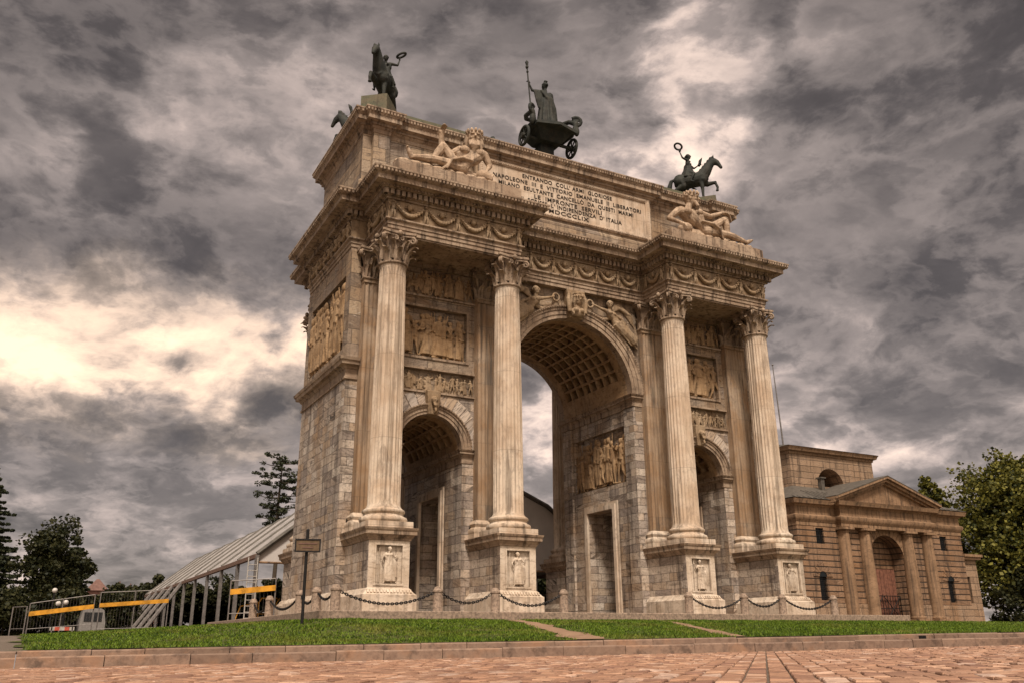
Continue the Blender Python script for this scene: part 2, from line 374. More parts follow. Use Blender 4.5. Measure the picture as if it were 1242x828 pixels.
def column_meshes():
    m = M(); N = 24; sub = 7; n = N*sub; prof = [(ZS,.655,0),(ZS+.06,.625,0),(ZS+.14,.615,.4),(ZS+.3,.612,1)]
    for k in range(1,8):
        t = k/8; prof.append((ZS+.3+(ZT-ZS-.7)*t, .612-.085*t**1.6, 1))
    prof += [(ZT-.34,.527,1),(ZT-.2,.527,.5),(ZT-.12,.53,0),(ZT,.55,0)]
    vs = []; fs = []
    for (z, r, fd) in prof:
        for i in range(n):
            a = 2*pi*i/n; q = r - fd*.05*flutes((i % sub)/sub + .5/sub); vs.append((q*cos(a), q*sin(a), z))
    for k in range(len(prof)-1):
        for i in range(n):
            j = (i+1) % n; fs.append((k*n+i, k*n+j, (k+1)*n+j, (k+1)*n+i))
    m.add(vs, fs)
    b = M(); b.frust((-.86,.86,-.86,.86,ZP-.02),(-.86,.86,-.86,.86,ZP+.24))
    b.lathe([(.84,.24),(.88,.28),(.9,.35),(.87,.42),(.79,.45),(.76,.47),(.735,.52),(.75,.57),(.78,.585),(.8,.63),(.79,.69),(.73,.73),(.69,.74),(.67,.79)], 36, (0,0,ZP), False)
    c = M(); capital(c, .535, ZT, ZAB-ZT)
    return m.mesh('column', 40), b.mesh('base', 40), c.mesh('capital', 40)
PW = .64; PD = .34
def pilaster_meshes():   # flat against y = 0, standing out to y = -PD
    m = M(); nf = 7; W = PW; pts = [(-W, 0), (-W, -PD)]
    w = 2*W/(nf)
    for k in range(nf):
        x = -W + k*w
        for t in (.16,.26,.4,.5,.6,.74,.84): pts.append((x+w*t, -PD + .055*flutes(t)))
    pts += [(W, -PD), (W, 0)]
    z0, z1 = ZS, ZT
    n = len(pts); m.add([(x,y,z0) for x,y in pts]+[(x,y,z1) for x,y in pts], [(i,(i+1),(i+1)+n,i+n) for i in range(n-1)])
    m.box(-W-.02, W+.02, -PD-.02, 0, ZT-.14, ZT)
    b = M(); b.box(-W-.2, W+.2, -PD-.2, 0, ZP-.02, ZP+.24)
    b.sweep([(-W,0),(-W,-PD),(W,-PD),(W,0)], [(.2,ZP+.24),(.23,ZP+.33),(.2,ZP+.43),(.13,ZP+.46),(.1,ZP+.52),(.13,ZP+.57),(.15,ZP+.63),(.12,ZP+.7),(.05,ZP+.74),(.02,ZP+.8)], closed=False)
    c = M(); h = ZAB-ZT; z0 = ZT
    c.sweep([(-W,0),(-W,-PD),(W,-PD),(W,0)], [(0,z0-.02),(.07,z0+.02),(.08,z0+.06),(.06,z0+.1),(0,z0+.12),(-.01,z0+h*.5),(.03,z0+h*.7),(.12,z0+h*.86)], closed=False)
    zb = z0+.1; hb = h*.86-.1
    for x in (-.5,-.17,.17,.5): leaf(c, (x,-PD,0), (0,-1,0), (1,0,0), zb, hb*.46, .15, .85)
    for x in (-.34,0,.34): leaf(c, (x,-PD,0), (0,-1,0), (1,0,0), zb+hb*.1, hb*.68, .15, .95)
    for sx in (-1,1):
        leaf(c, (sx*W,-PD*.5,0), (sx,0,0), (0,1,0), zb, hb*.44, .15, .5)
        o = V((sx*.7,-.7,0)); s = V((.7,sx*.7,0))
        p0 = V((sx*W,-PD,0))
        c.tube([p0+V((0,0,zb+hb*.5)), p0+o*.12+V((0,0,zb+hb*.8)), p0+o*.34+V((0,0,zb+hb*.99))], [.05,.06,.07], 6)
        for sg in (-1,1): scroll(c, p0+o*.34+s*(sg*.04)+V((0,0,zb+hb*.86)), o, (0,0,1), .15, .05)
        scroll(c, (sx*.14,-PD-.13,zb+hb*.88), (-sx,0,0), (0,0,1), .1, .035)
    c.ball((0,-PD-.2,z0+h*.92), (.1,.1,.12), 8, 6)
    for (za, zb2, e) in ((z0+h*.86, z0+h*.93, .26),(z0+h*.93, z0+h, .31)):
        c.prism([(-W-e,0,za),(-W-e,-PD-e,za),(-W*.4,-PD-e*.55,za),(W*.4,-PD-e*.55,za),(W+e,-PD-e,za),(W+e,0,za)], (0,0,zb2-za))
    return m.mesh('pilaster', 40), b.mesh('base', 40), c.mesh('capital', 40)

# ------------------------------------------------------------------ figures
def hand(S, w, d, nrm, k, curl=.35):
    w, d, nrm = V(w), V(d).normalized(), V(nrm); nrm = (nrm - d*nrm.dot(d)).normalized(); s = d.cross(nrm)
    R = Matrix((s, d, nrm)).transposed(); c = w + d*(.2*k)
    S.ball(c, (.17*k, .22*k, .085*k), 9, 6, R); S.limb(w, c, .1*k, .11*k, 7)
    for i, (x, L) in enumerate(((-.12,.3),(-.045,.36),(.035,.34),(.11,.26))):
        p = c + s*(x*k) + d*(.16*k); q = p + d*(L*.5*k) + nrm*(curl*.25*k); e = q + d*(L*.3*k) + nrm*(curl*.75*k)
        S.tube([p, q, e], [.05*k,.045*k,.036*k], 6); S.ball(e, .036*k, 6, 4)
    p = c - s*(.12*k) - d*(.08*k); S.tube([p, p - s*(.13*k) + d*(.1*k) + nrm*(.1*k), p - s*(.12*k) + d*(.25*k) + nrm*(.2*k)], [.06*k,.052*k,.04*k], 6)
def head(S, c, f, up, k, beard=False, hair='short', crown=False):
    c, f, up = V(c), V(f).normalized(), V(up).normalized(); s = f.cross(up).normalized(); up = s.cross(f)
    R = Matrix((s, f, up)).transposed()
    S.ball(c, (.34*k, .41*k, .48*k), 12, 9, R)
    S.ball(c + f*(.12*k) - up*(.28*k), (.25*k, .26*k, .24*k), 10, 7, R)
    S.tube([c+f*(.39*k)+up*(.1*k), c+f*(.5*k)-up*(.09*k)], [.05*k,.08*k], 6)
    S.tube([c+f*(.36*k)+up*(.13*k)-s*(.22*k), c+f*(.4*k)+up*(.14*k), c+f*(.36*k)+up*(.13*k)+s*(.22*k)], .055*k, 6)
    S.ball(c+f*(.36*k)-up*(.22*k), (.13*k,.07*k,.045*k), 8, 5, R)
    for g in (-1,1):
        S.ball(c+s*(g*.35*k)-up*(.03*k), (.05*k,.09*k,.13*k), 7, 5, R); S.ball(c+f*(.27*k)-up*(.08*k)+s*(.17*g*k), (.1*k,.09*k,.1*k), 7, 5, R)
    S.ball(c - f*(.09*k) + up*(.12*k), (.38*k, .4*k, .43*k), 12, 8, R)
    rr = random.Random(int(c.x*100)+3)
    if hair in ('long', 'short', 'bun'):
        for i in range(22):
            a = rr.uniform(0, 2*pi); z = rr.uniform(.0,.5); q = c - f*(.08*k) + s*(.38*k*cos(a)*sqrt(1-z*z)) + f*(.38*k*sin(a)*sqrt(1-z*z)*(1 if sin(a)<0 else .75)) + up*((.12+z*.8)*.55*k)
            S.ball(q, .095*k, 6, 5)
    if hair == 'long':
        for g in (-1,1):
            for j in range(3):
                S.tube([c+s*(g*.34*k)-f*(.1*j*k)+up*(.1*k), c+s*(g*.42*k)-f*(.1*j*k)-up*(.3*k), c+s*(g*.36*k)-f*(.1*j*k)-up*(.75*k)], [.12*k,.13*k,.07*k], 7)
    if hair == 'bun': S.ball(c-f*(.48*k)+up*(.05*k), .2*k, 8, 6)
    if beard:
        for i in range(9):
            x = (i-4)/4; S.tube([c+s*(x*.24*k)+f*((.32-.1*abs(x))*k)-up*(.24*k), c+s*(x*.2*k)+f*(.4*k)-up*(.55*k), c+s*(x*.1*k)+f*(.33*k)-up*((.95-.2*abs(x))*k)], [.1*k,.11*k,.05*k], 6)
    if crown:
        for i in range(12):
            a = 2*pi*i/12; S.ball(c + s*(.41*k*cos(a)) + f*(.43*k*sin(a)) + up*(.32*k), (.09*k,.09*k,.13*k), 6, 5)
def human(S, J, k, fwd, nude=True):
    """J: head, neck, shL, shR, elL, elR, wrL, wrR, hipL, hipR, knL, knR, anL, anR, toL, toR"""
    g = {n: V(p) for n, p in J.items()}; fwd = V(fwd).normalized()
    sm = (g['shL']+g['shR'])/2; hm = (g['hipL']+g['hipR'])/2; ax = (sm-hm).normalized()
    S.limb(sm + ax*.05*k, g['head'] - (g['head']-g['neck'])*.15, .24*k, .2*k)
    for a, b in (('shL','hipL'),('shR','hipR')):
        p, q = g[a].lerp(sm,.28), g[b].lerp(hm,.15); S.tube([p, p.lerp(q,.3), p.lerp(q,.62).lerp((sm+hm)/2,.22), q], [.3*k,.38*k,.3*k,.38*k], 10); S.ball(p,.3*k); S.ball(q,.4*k)
    S.tube([sm - ax*.1*k, sm.lerp(hm,.5)+fwd*.05*k, hm], [.36*k,.33*k,.4*k], 10)
    for a in ('shL','shR'):
        S.ball(g[a].lerp(sm,.42) + fwd*.3*k - ax*.22*k, (.31*k,.22*k,.24*k), 9, 6)
    for s_ in 'LR':
        S.limb(g['sh'+s_], g['el'+s_], .24*k, .165*k); S.limb(g['el'+s_], g['wr'+s_], .165*k, .1*k)
        S.limb(g['hip'+s_], g['kn'+s_], .34*k, .215*k); kn, an = g['kn'+s_], g['an'+s_]
        S.tube([kn, kn.lerp(an,.3), an], [.22*k,.245*k,.13*k], 9); S.ball(an, .14*k, 8, 6)
        to = g['to'+s_]; d = (to-an).normalized()
        S.tube([an - d*.1*k, an.lerp(to,.55), to], [.15*k,.14*k,.08*k], 8); S.ball(to,.085*k,7,5)
        w = d.cross(kn-an).normalized() if (kn-an).length > 0 else V((1,0,0))
        for i in range(5): S.ball(to + w*((i-2)*.055*k) + d*(.06*k - abs(i-1)*.02*k), .05*k, 6, 4)
def skirt(S, pts, rad, n=40, folds=9, amp=.12, ph=0, sx=1.0, sy=1.0):
    pts = [V(p) for p in pts]; vs = []; L = len(pts)
    for k, p in enumerate(pts):
        for i in range(n):
            a = 2*pi*i/n; q = rad[k]*(1 + amp*(k/(L-1))**.5*cos(folds*a+ph+.5*k)); vs.append(p + V((q*cos(a)*sx, q*sin(a)*sy, 0)))
    fs = [(k*n+i, k*n+(i+1)%n, (k+1)*n+(i+1)%n, (k+1)*n+i) for k in range(L-1) for i in range(n)]
    fs += [tuple(range(n-1,-1,-1)), tuple((L-1)*n+i for i in range(n))]; S.add(vs, fs)
def horse(S, k=1.0, lift='L', stride=0):
    P = lambda *a: V(a)*k
    S.tube([P(-.78,0,1.28),P(-.62,0,1.25),P(-.2,0,1.2),P(.25,0,1.22),P(.55,0,1.3),P(.78,0,1.36)], [q*k for q in (.22,.37,.385,.38,.37,.2)], 14)
    for g in (-1,1): S.ball(P(-.6,g*.17,1.22), (.33*k,.24*k,.34*k), 12, 8); S.ball(P(.5,g*.16,1.18), (.27*k,.2*k,.34*k), 12, 8)
    S.tube([P(.5,0,1.35),P(.72,0,1.62),P(.92,0,1.92),P(1.1,0,2.14),P(1.2,0,2.18)], [q*k for q in (.34,.28,.21,.165,.13)], 12)
    S.tube([P(1.14,0,2.17),P(1.3,0,2.02),P(1.42,0,1.83),P(1.47,0,1.73)], [q*k for q in (.145,.14,.095,.085)], 10); S.ball(P(1.48,0,1.72),.085*k,8,6); S.ball(P(1.22,0,2.02),(.13*k,.1*k,.14*k),8,6)
    for g in (-1,1):
        S.tube([P(1.12,g*.07,2.25),P(1.13,g*.1,2.36),P(1.15,g*.09,2.46)],[.055*k,.05*k,.015*k],6); S.ball(P(1.3,g*.1,2.06),.035*k,6,5)
    for i in range(10):
        t = i/9; c = P(.5,0,1.66).lerp(P(1.1,0,2.32), t); S.ball(c + P(-.04,.05*(1 if i%2 else -1),0), (.1*k,.075*k,.14*k), 7, 5)
    S.tube([P(-.86,0,1.4),P(-1.05,0,1.32),P(-1.15,0,1.0),P(-1.2,0,.6),P(-1.16,0,.38)], [q*k for q in (.07,.1,.13,.11,.03)], 8)
    def leg(pts, rr): 
        S.tube(pts, [q*k for q in rr], 9)
        for p, r in zip(pts, rr): S.ball(p, r*k, 8, 6)
        d = (pts[-1]-pts[-2]).normalized(); S.tube([pts[-1], pts[-1]+d*.07*k], [.075*k,.095*k], 8)
    for g, n in ((1,'L'),(-1,'R')):
        y = g*.19
        if n == lift: leg([P(.55,y,1.1),P(.72,y,.98),P(1.12,y,1.02),P(1.22,y,.74),P(1.2,y,.6)], (.19,.135,.092,.07,.065))
        else: leg([P(.52,y,1.1),P(.46,y,.95),P(.5,y,.56),P(.5,y,.18),P(.55,y,.08)], (.19,.135,.088,.066,.066))
        h = .12 if n == lift else -.14
        leg([P(-.6,y,1.15),P(-.42+h*.3,y,.88),P(-.84+h,y,.56),P(-.76+h,y,.17),P(-.7+h,y,.08)], (.27,.19,.098,.07,.068))
def rel_figures(S, W, H, n, rnd, horses=0, dep=.16):
    """standing relief figures in local u (0..W), depth (towards viewer = +d), z (0..H)"""
    k = H/7.6
    def F(u, d, z): return V((u, d, z))
    for q in range(horses):
        u = W*(.25+.5*q/max(1,horses)) + rnd.uniform(-.1,.1)*W; hk = H*.34; s = rnd.choice((-1,1)); T = M(); horse(T, hk)
        S.join(T, lambda p: (u + s*p[0], dep*.25 + p[1]*.35, p[2]))
    for i in range(n):       # a second row of heads and shoulders behind
        u = rnd.uniform(.04,.96)*W; z = H*rnd.uniform(.55,.9); kk = k*rnd.uniform(.8,1)
        S.ball((u,dep*.1,z), (.42*kk,.36*kk,.52*kk), 8, 6); S.tube([(u,0,z-1.6*kk),(u,0,z-.6*kk)],[.8*kk,.5*kk],8)
    for i in range(3):
        u = rnd.uniform(.1,.9)*W; S.tube([(u,.02,H*.3),(u+rnd.uniform(-.1,.1)*W,.02,H*.97)],.1*k,6)
    for i in range(n):
        u = W*(i+.5)/n + rnd.uniform(-.3,.3)*W/n; h = H*rnd.choice((.58,.72,.82,.9,.95)); k = h/7.4; d0 = dep*rnd.choice((.2,.5,.75)); ln = rnd.uniform(-.7,.7)*k
        hip = F(u, d0, 3.75*k); sh = F(u+ln*.5, d0, 6.0*k); hd = F(u+ln*.6+rnd.uniform(-.2,.2)*k, d0+.1*k, 6.9*k)
        S.ball(hd, (.42*k,.42*k,.52*k), 9, 7); S.ball(hd + F(rnd.choice((-.2,.2))*k, -.1*k, .15*k), .38*k, 8, 6); S.limb(sh, hd, .25*k, .2*k, 7)
        S.tube([hip, hip.lerp(sh,.5), sh], [.62*k,.55*k,.62*k], 9); S.ball(sh, (.85*k,.45*k,.42*k), 9, 6)
        sx = rnd.uniform(.3,1.3)*k
        for g in (-1,1):
            kn = F(u+g*sx*.6+rnd.uniform(-.3,.3)*k, d0+.25*k, 2.0*k); an = F(u+g*sx+rnd.uniform(-.3,.3)*k, d0, .25*k)
            S.limb(hip+F(g*.3*k,0,0), kn, .42*k, .28*k, 8); S.limb(kn, an, .27*k, .15*k, 8); S.ball(an+F(g*.2*k,.1*k,-.12*k),(.32*k,.2*k,.14*k),7,5)
            s0 = sh+F(g*.72*k,0,-.05*k); mode = rnd.random()
            if mode < .4: e = s0+F(g*.5*k,.2*k,-1.1*k); w = e+F(rnd.uniform(-1,.6)*g*k,.35*k,-.6*k)
            elif mode < .75: e = s0+F(g*.9*k,.2*k,-.5*k); w = e+F(g*.8*k,.1*k,.5*k)
            else: e = s0+F(g*.6*k,.1*k,.5*k); w = e+F(g*.2*k,.1*k,1.0*k)
            S.limb(s0, e, .24*k, .18*k, 7); S.limb(e, w, .18*k, .12*k, 7); S.ball(w, .17*k, 6, 5)
        if rnd.random() < .42:
            skirt(S, [F(u,d0,5.0*k),F(u,d0,3.6*k),F(u+rnd.uniform(-.2,.2)*k,d0,2*k),F(u+rnd.uniform(-.3,.3)*k,d0,.4*k)], [.55*k,.68*k,.85*k,.98*k], 32, 7, .16, rnd.uniform(0,6), 1, .6)
        if rnd.random() < .35:
            S.tube([F(u+.9*k,d0,.2*k), F(u+1.2*k,d0,min(H*.97,7.9*k))], .09*k, 6)
        if rnd.random() < .4: S.ball(F(u-.9*k,d0*.5,2.6*k), (.6*k,.2*k,.75*k), 10, 6)
        # cloak falling behind
        if rnd.random() < .6: S.tube([sh+F(-.6*k,-.2*k,0), F(u-.9*k,0,3.5*k), F(u-.8*k,0,1.2*k)], [.3*k,.42*k,.3*k], 8)
# ------------------------------------------------------------------ the triumphal arch
YF, YB, YM = 4.75, 11.19, 7.97
YC = 2.825; XA, XB = 4.46, 9.70; BW = 10.84
W0, SPC, RC = 3.42, 10.08, 3.25       # central opening: half width, springing, radius
XS, WS, SPS, RS = 7.08, 1.45, 6.56, 1.40  # side openings
arch = thing('triumphal_arch', 'large marble triumphal arch with three openings, fluted columns and bronze statues on top', 'triumphal arch', (0, YM, -.1))

def F(p): return (p[0], YF - p[1], p[2])                 # front face: u = x
def Bk(p): return (p[0], YB + p[1], p[2])                # back face
def flankL(p): return (-BW - p[1], p[0], p[2])           # u = y
def flankR(p): return (BW + p[1], p[0], p[2])
def wallgrid(m, fn, u0, u1, z0, z1, holes=()):
    us = sorted({u0, u1} | {h[0] for h in holes} | {h[1] for h in holes}); zs = sorted({z0, z1} | {h[2] for h in holes} | {h[3] for h in holes})
    for a, b in zip(us, us[1:]):
        for c, d in zip(zs, zs[1:]):
            if any(h[0] <= (a+b)/2 <= h[1] and h[2] <= (c+d)/2 <= h[3] for h in holes): continue
            m.quad(fn((a,0,c)), fn((b,0,c)), fn((b,0,d)), fn((a,0,d)))
    for (a, b, c, d, q, back) in holes:
        m.quad(fn((a,0,c)), fn((a,0,d)), fn((a,-q,d)), fn((a,-q,c))); m.quad(fn((b,0,c)), fn((b,0,d)), fn((b,-q,d)), fn((b,-q,c)))
        m.quad(fn((a,0,c)), fn((b,0,c)), fn((b,-q,c)), fn((a,-q,c))); m.quad(fn((a,0,d)), fn((b,0,d)), fn((b,-q,d)), fn((a,-q,d)))
        if back: m.quad(fn((a,-q,c)), fn((b,-q,c)), fn((b,-q,d)), fn((a,-q,d)))
def archface(m, fn, xc, hw, r, zs, ztop, n=28):
    P = []
    for i in range(n+1):
        a = pi - pi*i/n; P.append((xc + r*cos(a), zs + r*sin(a)))
    for i in range(n):
        a, b = P[i], P[i+1]; m.quad(fn((a[0],0,a[1])), fn((b[0],0,b[1])), fn((b[0],0,ztop)), fn((a[0],0,ztop)))
    for s in (-1, 1):
        if hw > r: m.quad(fn((xc+s*r,0,zs)), fn((xc+s*hw,0,zs)), fn((xc+s*hw,0,ztop)), fn((xc+s*r,0,ztop)))
FRZ = (8.94, 9.86); PAN = (10.44, 12.64); TOP = (13.2, 14.5)
up = M(); LOW = {-1: M(), 1: M()}
for fn in (F, Bk):
    for s in (-1, 1):
        def g(p, s=s, fn=fn): return fn((s*p[0], p[1], p[2]))
        hs = [(5.12, 9.04, FRZ[0], FRZ[1], .14, True), (5.48, 8.68, PAN[0], PAN[1], .22, True), (5.12, 9.04, TOP[0], TOP[1], .14, True)]
        wallgrid(up, g, W0, BW, 8.8, ZAB, hs); low = LOW[s]
        wallgrid(low, g, XS+WS, BW, -.1, 8.8); wallgrid(low, g, W0, XS-WS, -.1, 8.8)
        archface(low, g, XS, WS, RS, SPS, 8.8)
    archface(up, fn, 0, W0, RC, SPC, ZAB, 44)
FLP = (5.42, 10.52, 10.45, 13.75)
for fn, low in ((flankL, LOW[-1]), (flankR, LOW[1])):
    wallgrid(up, fn, YF, YB, 9.4, ZAB, [(*FLP, .2, True)]); wallgrid(low, fn, YF, YB, -.1, 9.4)
# passages
DOOR = (6.85, 9.08, -.1, 4.95)
for s in (-1, 1):
    low = LOW[s]
    def gc(p, s=s): return (s*(W0 + p[1]*-1), p[0], p[2])      # central face, outward = towards x = 0
    wallgrid(low, gc, YF, YB, -.1, SPC, [(*DOOR, 2.21, False), (5.72, 10.22, 6.08, 8.78, .2, True)])
    def gs(p, s=s): return (s*(XS-WS + p[1]), p[0], p[2])
    wallgrid(low, gs, YF, YB, -.1, SPS, [(*DOOR, .0, False)])
    def go(p, s=s): return (s*(XS+WS - p[1]), p[0], p[2])
    wallgrid(low, go, YF, YB, -.1, SPS, [(*DOOR, .35, True)])
    for y0, y1 in ((YF, 5.55), (10.39, YB)):
        x0, x1 = sorted((s*3.30, s*W0)); low.box(x0, x1, y0+.001, y1-.001, -.1, 9.5)
for s in (-1, 1): LOW[s].build('wall', MAT['ashlar'], arch)
o_up = up.build('upper_wall', MAT['ashlar_big'], arch)
# stepped foot of the flank and body
FP = [(.0,.75),(.1,.68),(.16,.55),(.2,.55),(.2,-.1)]
for pl in ([(-10.4,YB),(-BW,YB),(-BW,YF),(-10.4,YF)], [(10.4,YF),(BW,YF),(BW,YB),(10.4,YB)]):
    ft = M(); ft.sweep(pl, FP, closed=False); ft.build('foot_moulding', MAT['whiterelief'], arch, 35)
# string course round the flanks
PR = [(0,9.02),(.06,9.04),(.06,9.14),(.02,9.16),(.02,9.44),(.08,9.48),(.12,9.56),(.26,9.6),(.28,9.72),(.33,9.76),(.36,9.88),(0,9.92)]
for pl in ([(-10.36,YB),(-BW,YB),(-BW,YF),(-10.36,YF)], [(10.36,YF),(BW,YF),(BW,YB),(10.36,YB)]):
    sc = M(); sc.sweep(pl, PR, closed=False); sc.build('string_course', MAT['trim'], arch, 35)
# imposts
def PI_(z): return [(0,z-.56),(.03,z-.55),(.03,z-.3),(.08,z-.26),(.1,z-.2),(.17,z-.17),(.17,z-.09),(.2,z-.07),(.23,z),(0,z+.01)]
for s in (-1, 1):
    im = M(); pl = [(s*3.82,YF),(s*3.30,YF),(s*3.30,5.56),(s*3.40,5.56),(s*3.40,10.38),(s*3.30,10.38),(s*3.30,YB),(s*3.82,YB)]
    im.sweep(pl if s > 0 else pl, [(d if s < 0 else -d, z) for d, z in PI_(10.08)], closed=False)
    im.build('impost', MAT['trim'], arch, 35); im = M(); pl = [(s*5.14,YF),(s*(XS-WS),YF),(s*(XS-WS),YB),(s*5.14,YB)]
    im.sweep(pl, [(d if s > 0 else -d, z) for d, z in PI_(6.58)], closed=False)
    im.build('impost', MAT['trim'], arch, 35); im = M(); pl = [(s*9.02,YF),(s*(XS+WS),YF),(s*(XS+WS),YB),(s*9.02,YB)]
    im.sweep(pl, [(d if s < 0 else -d, z) for d, z in PI_(6.58)], closed=False)
    im.build('impost', MAT['trim'], arch, 35)
# archivolts
def archivolt(xc, zs, r0, r1, back):
    m = M(); w = r1-r0
    prof = [(r0,.35),(r0,-.09),(r0+w*.28,-.09),(r0+w*.3,-.13),(r0+w*.62,-.13),(r0+w*.64,-.17),(r0+w*.8,-.18),(r0+w*.86,-.23),(r0+w,-.24),(r0+w,.0)]
    n = 40 if r0 > 2 else 26
    def f(i, j):
        a = pi*i; r, d = prof[int(round(j*(len(prof)-1)))]
        y = YF + d if not back else YB - d
        return (xc - r*cos(a), y, zs + r*sin(a))
    m.grid(f, n, len(prof)-1)
    # bead row on the outer band
    nb = int(pi*(r0+w*.9)/.13)
    for i in range(nb):
        a = pi*(i+.5)/nb; rr = r0+w*.93; y = YF-.25 if not back else YB+.25
        m.ball((xc-rr*cos(a), y, zs+rr*sin(a)), (.035,.03,.035), 5, 4)
    return m.build('archivolt', MAT['trim'], arch, 35)
for back in (False, True):
    archivolt(0, SPC, RC, 3.86, back)
    for s in (-1, 1): archivolt(s*XS, SPS, RS, 1.82, back)
# coffered vaults
def vault(xc, zs, r, na, ny, a0, dep):
    m = M(); y0, y1 = YF+.3, YB-.3; A = [a0 + (pi-2*a0)*i/na for i in range(na+1)]; Y = [y0+.5 + (y1-y0-1.0)*j/ny for j in range(ny+1)]
    def P(a, y, d=0): return (xc - (r+d)*cos(a), y, zs + (r+d)*sin(a))
    def strip(aa, ab, ya, yb, n):
        for i in range(n):
            a, b = aa+(ab-aa)*i/n, aa+(ab-aa)*(i+1)/n; m.quad(P(a,ya), P(b,ya), P(b,yb), P(a,yb))
    strip(0, a0, y0, y1, 3); strip(pi-a0, pi, y0, y1, 3); strip(a0, pi-a0, y0, Y[0], na*2); strip(a0, pi-a0, Y[-1], y1, na*2)
    fr = .10
    for i in range(na):
        for j in range(ny):
            a, b, c, d = A[i], A[i+1], Y[j], Y[j+1]; ia, ib = a+(b-a)*fr, b-(b-a)*fr; ic, id_ = c+(d-c)*fr, d-(d-c)*fr
            o = [P(a,c),P(b,c),P(b,d),P(a,d)]; n_ = [P(ia,ic),P(ib,ic),P(ib,id_),P(ia,id_)]; q = dep
            ia2, ib2 = ia+(b-a)*.03, ib-(b-a)*.03; ic2, id2 = ic+(d-c)*.03, id_-(d-c)*.03
            e = [P(ia2,ic2,q),P(ib2,ic2,q),P(ib2,id2,q),P(ia2,id2,q)]
            st = [P(ia,ic,.06),P(ib,ic,.06),P(ib,id_,.06),P(ia,id_,.06)]
            b0 = len(m.v); m.v += o + n_ + st + e
            for k in range(4):
                l = (k+1) % 4
                for g in (0,4,8): m.f.append((b0+g+k, b0+g+l, b0+g+4+l, b0+g+4+k))
            m.f.append((b0+12,b0+13,b0+14,b0+15))
            am, ym = (a+b)/2, (c+d)/2; R = (b-a)*r*.24
            ctr = P(am, ym, q-.04); m.ball(ctr, R*.4, 6, 4)
            for k in range(6):
                t = 2*pi*k/6; m.ball(P(am + R*.8*cos(t)/r, ym + R*.8*sin(t), q-.02), R*.4, 5, 4)
    return m.build('coffered_vault', MAT['relief'], arch)
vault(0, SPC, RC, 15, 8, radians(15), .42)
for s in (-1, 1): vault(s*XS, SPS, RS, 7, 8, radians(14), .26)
# door frames in the passages
for s in (-1, 1):
    for x in (W0, XS-WS, XS+WS):
        m = M(); sg = s*(-1 if x in (W0, XS+WS) else 1)
        for a, b, t in ((.36,.10,.07),(.22,.0,.13)):
            xs = sorted((s*x + sg*.002, s*x + sg*t))
            m.box(*xs, DOOR[0]-a, DOOR[0]-b, -.1, DOOR[3]+a); m.box(*xs, DOOR[1]+b, DOOR[1]+a, -.1, DOOR[3]+a); m.box(*xs, DOOR[0]-b, DOOR[1]+b, DOOR[3]+b, DOOR[3]+a)
        m.build('door_frame', MAT['column'], arch)
# relief panels
def panel(name, fn, u0, z0, W, H, n, seed, horses=0, dep=.2, q=.2, mat='relief', vox=.034, dsc=.8):
    rnd = random.Random(seed); S = M(); rel_figures(S, W-.08, H-.06, n, rnd, horses, dep)
    S.box(.0, W-.08, -.1, .02, 0, .07)
    me = S.remesh(name, vox, lambda p: V(fn((u0 + .04 + p[0], -q + p[1]*dsc, z0 + .03 + p[2]))))
    return obj(name, me, MAT[mat], arch)
for s in (-1, 1):
    x0 = -8.68 if s < 0 else 5.48; x1 = -9.04 if s < 0 else 5.12
    panel('relief_panel', F, x0, PAN[0], 3.2, PAN[1]-PAN[0], 11, 11+s, 1, .36, .22, vox=.022)
    panel('frieze_panel', F, x1, FRZ[0], 3.92, FRZ[1]-FRZ[0], 19, 21+s, 3, .18, .14, 'friezestone', .018)
    panel('upper_relief', F, x1, TOP[0], 3.92, TOP[1]-TOP[0], 13, 31+s, 2, .24, .14, 'relief', .022)
panel('flank_relief', lambda p: (-BW - p[1], YF + YB - p[0], p[2]), YF+YB-FLP[1], FLP[2], 5.1, 3.3, 13, 41, 2, .27, .2, 'relief', .028, .62)
panel('passage_relief', lambda p: (W0 - p[1], 16.0 - p[0], p[2]), 16.0-10.22, 6.08, 4.5, 2.7, 14, 57, 1, .3, .2, 'relief', .024, .72)
panel('passage_relief', lambda p: (-W0 + p[1], p[0], p[2]), 5.72, 6.08, 4.5, 2.7, 13, 52, 1, .28, .2, 'relief', .03, .5)
# mouldings round the tall relief panels
for s in (-1, 1):
    m = M(); x0, x1 = sorted((s*5.48, s*8.68))
    for (a, b, c, d) in ((x0-.1,x0,PAN[0]-.1,PAN[1]+.1),(x1,x1+.1,PAN[0]-.1,PAN[1]+.1),(x0,x1,PAN[0]-.1,PAN[0]),(x0,x1,PAN[1],PAN[1]+.1)):
        m.box(a, b, YF-.05, YF-.002, c, d)
    xx = sorted((s*5.1, s*9.06))
    for z in (FRZ[0]-.09, FRZ[1]+.005, TOP[0]-.1): m.box(*xx, YF-.09, YF-.002, z, z+.085)
    m.build('panel_moulding', MAT['trim'], arch)

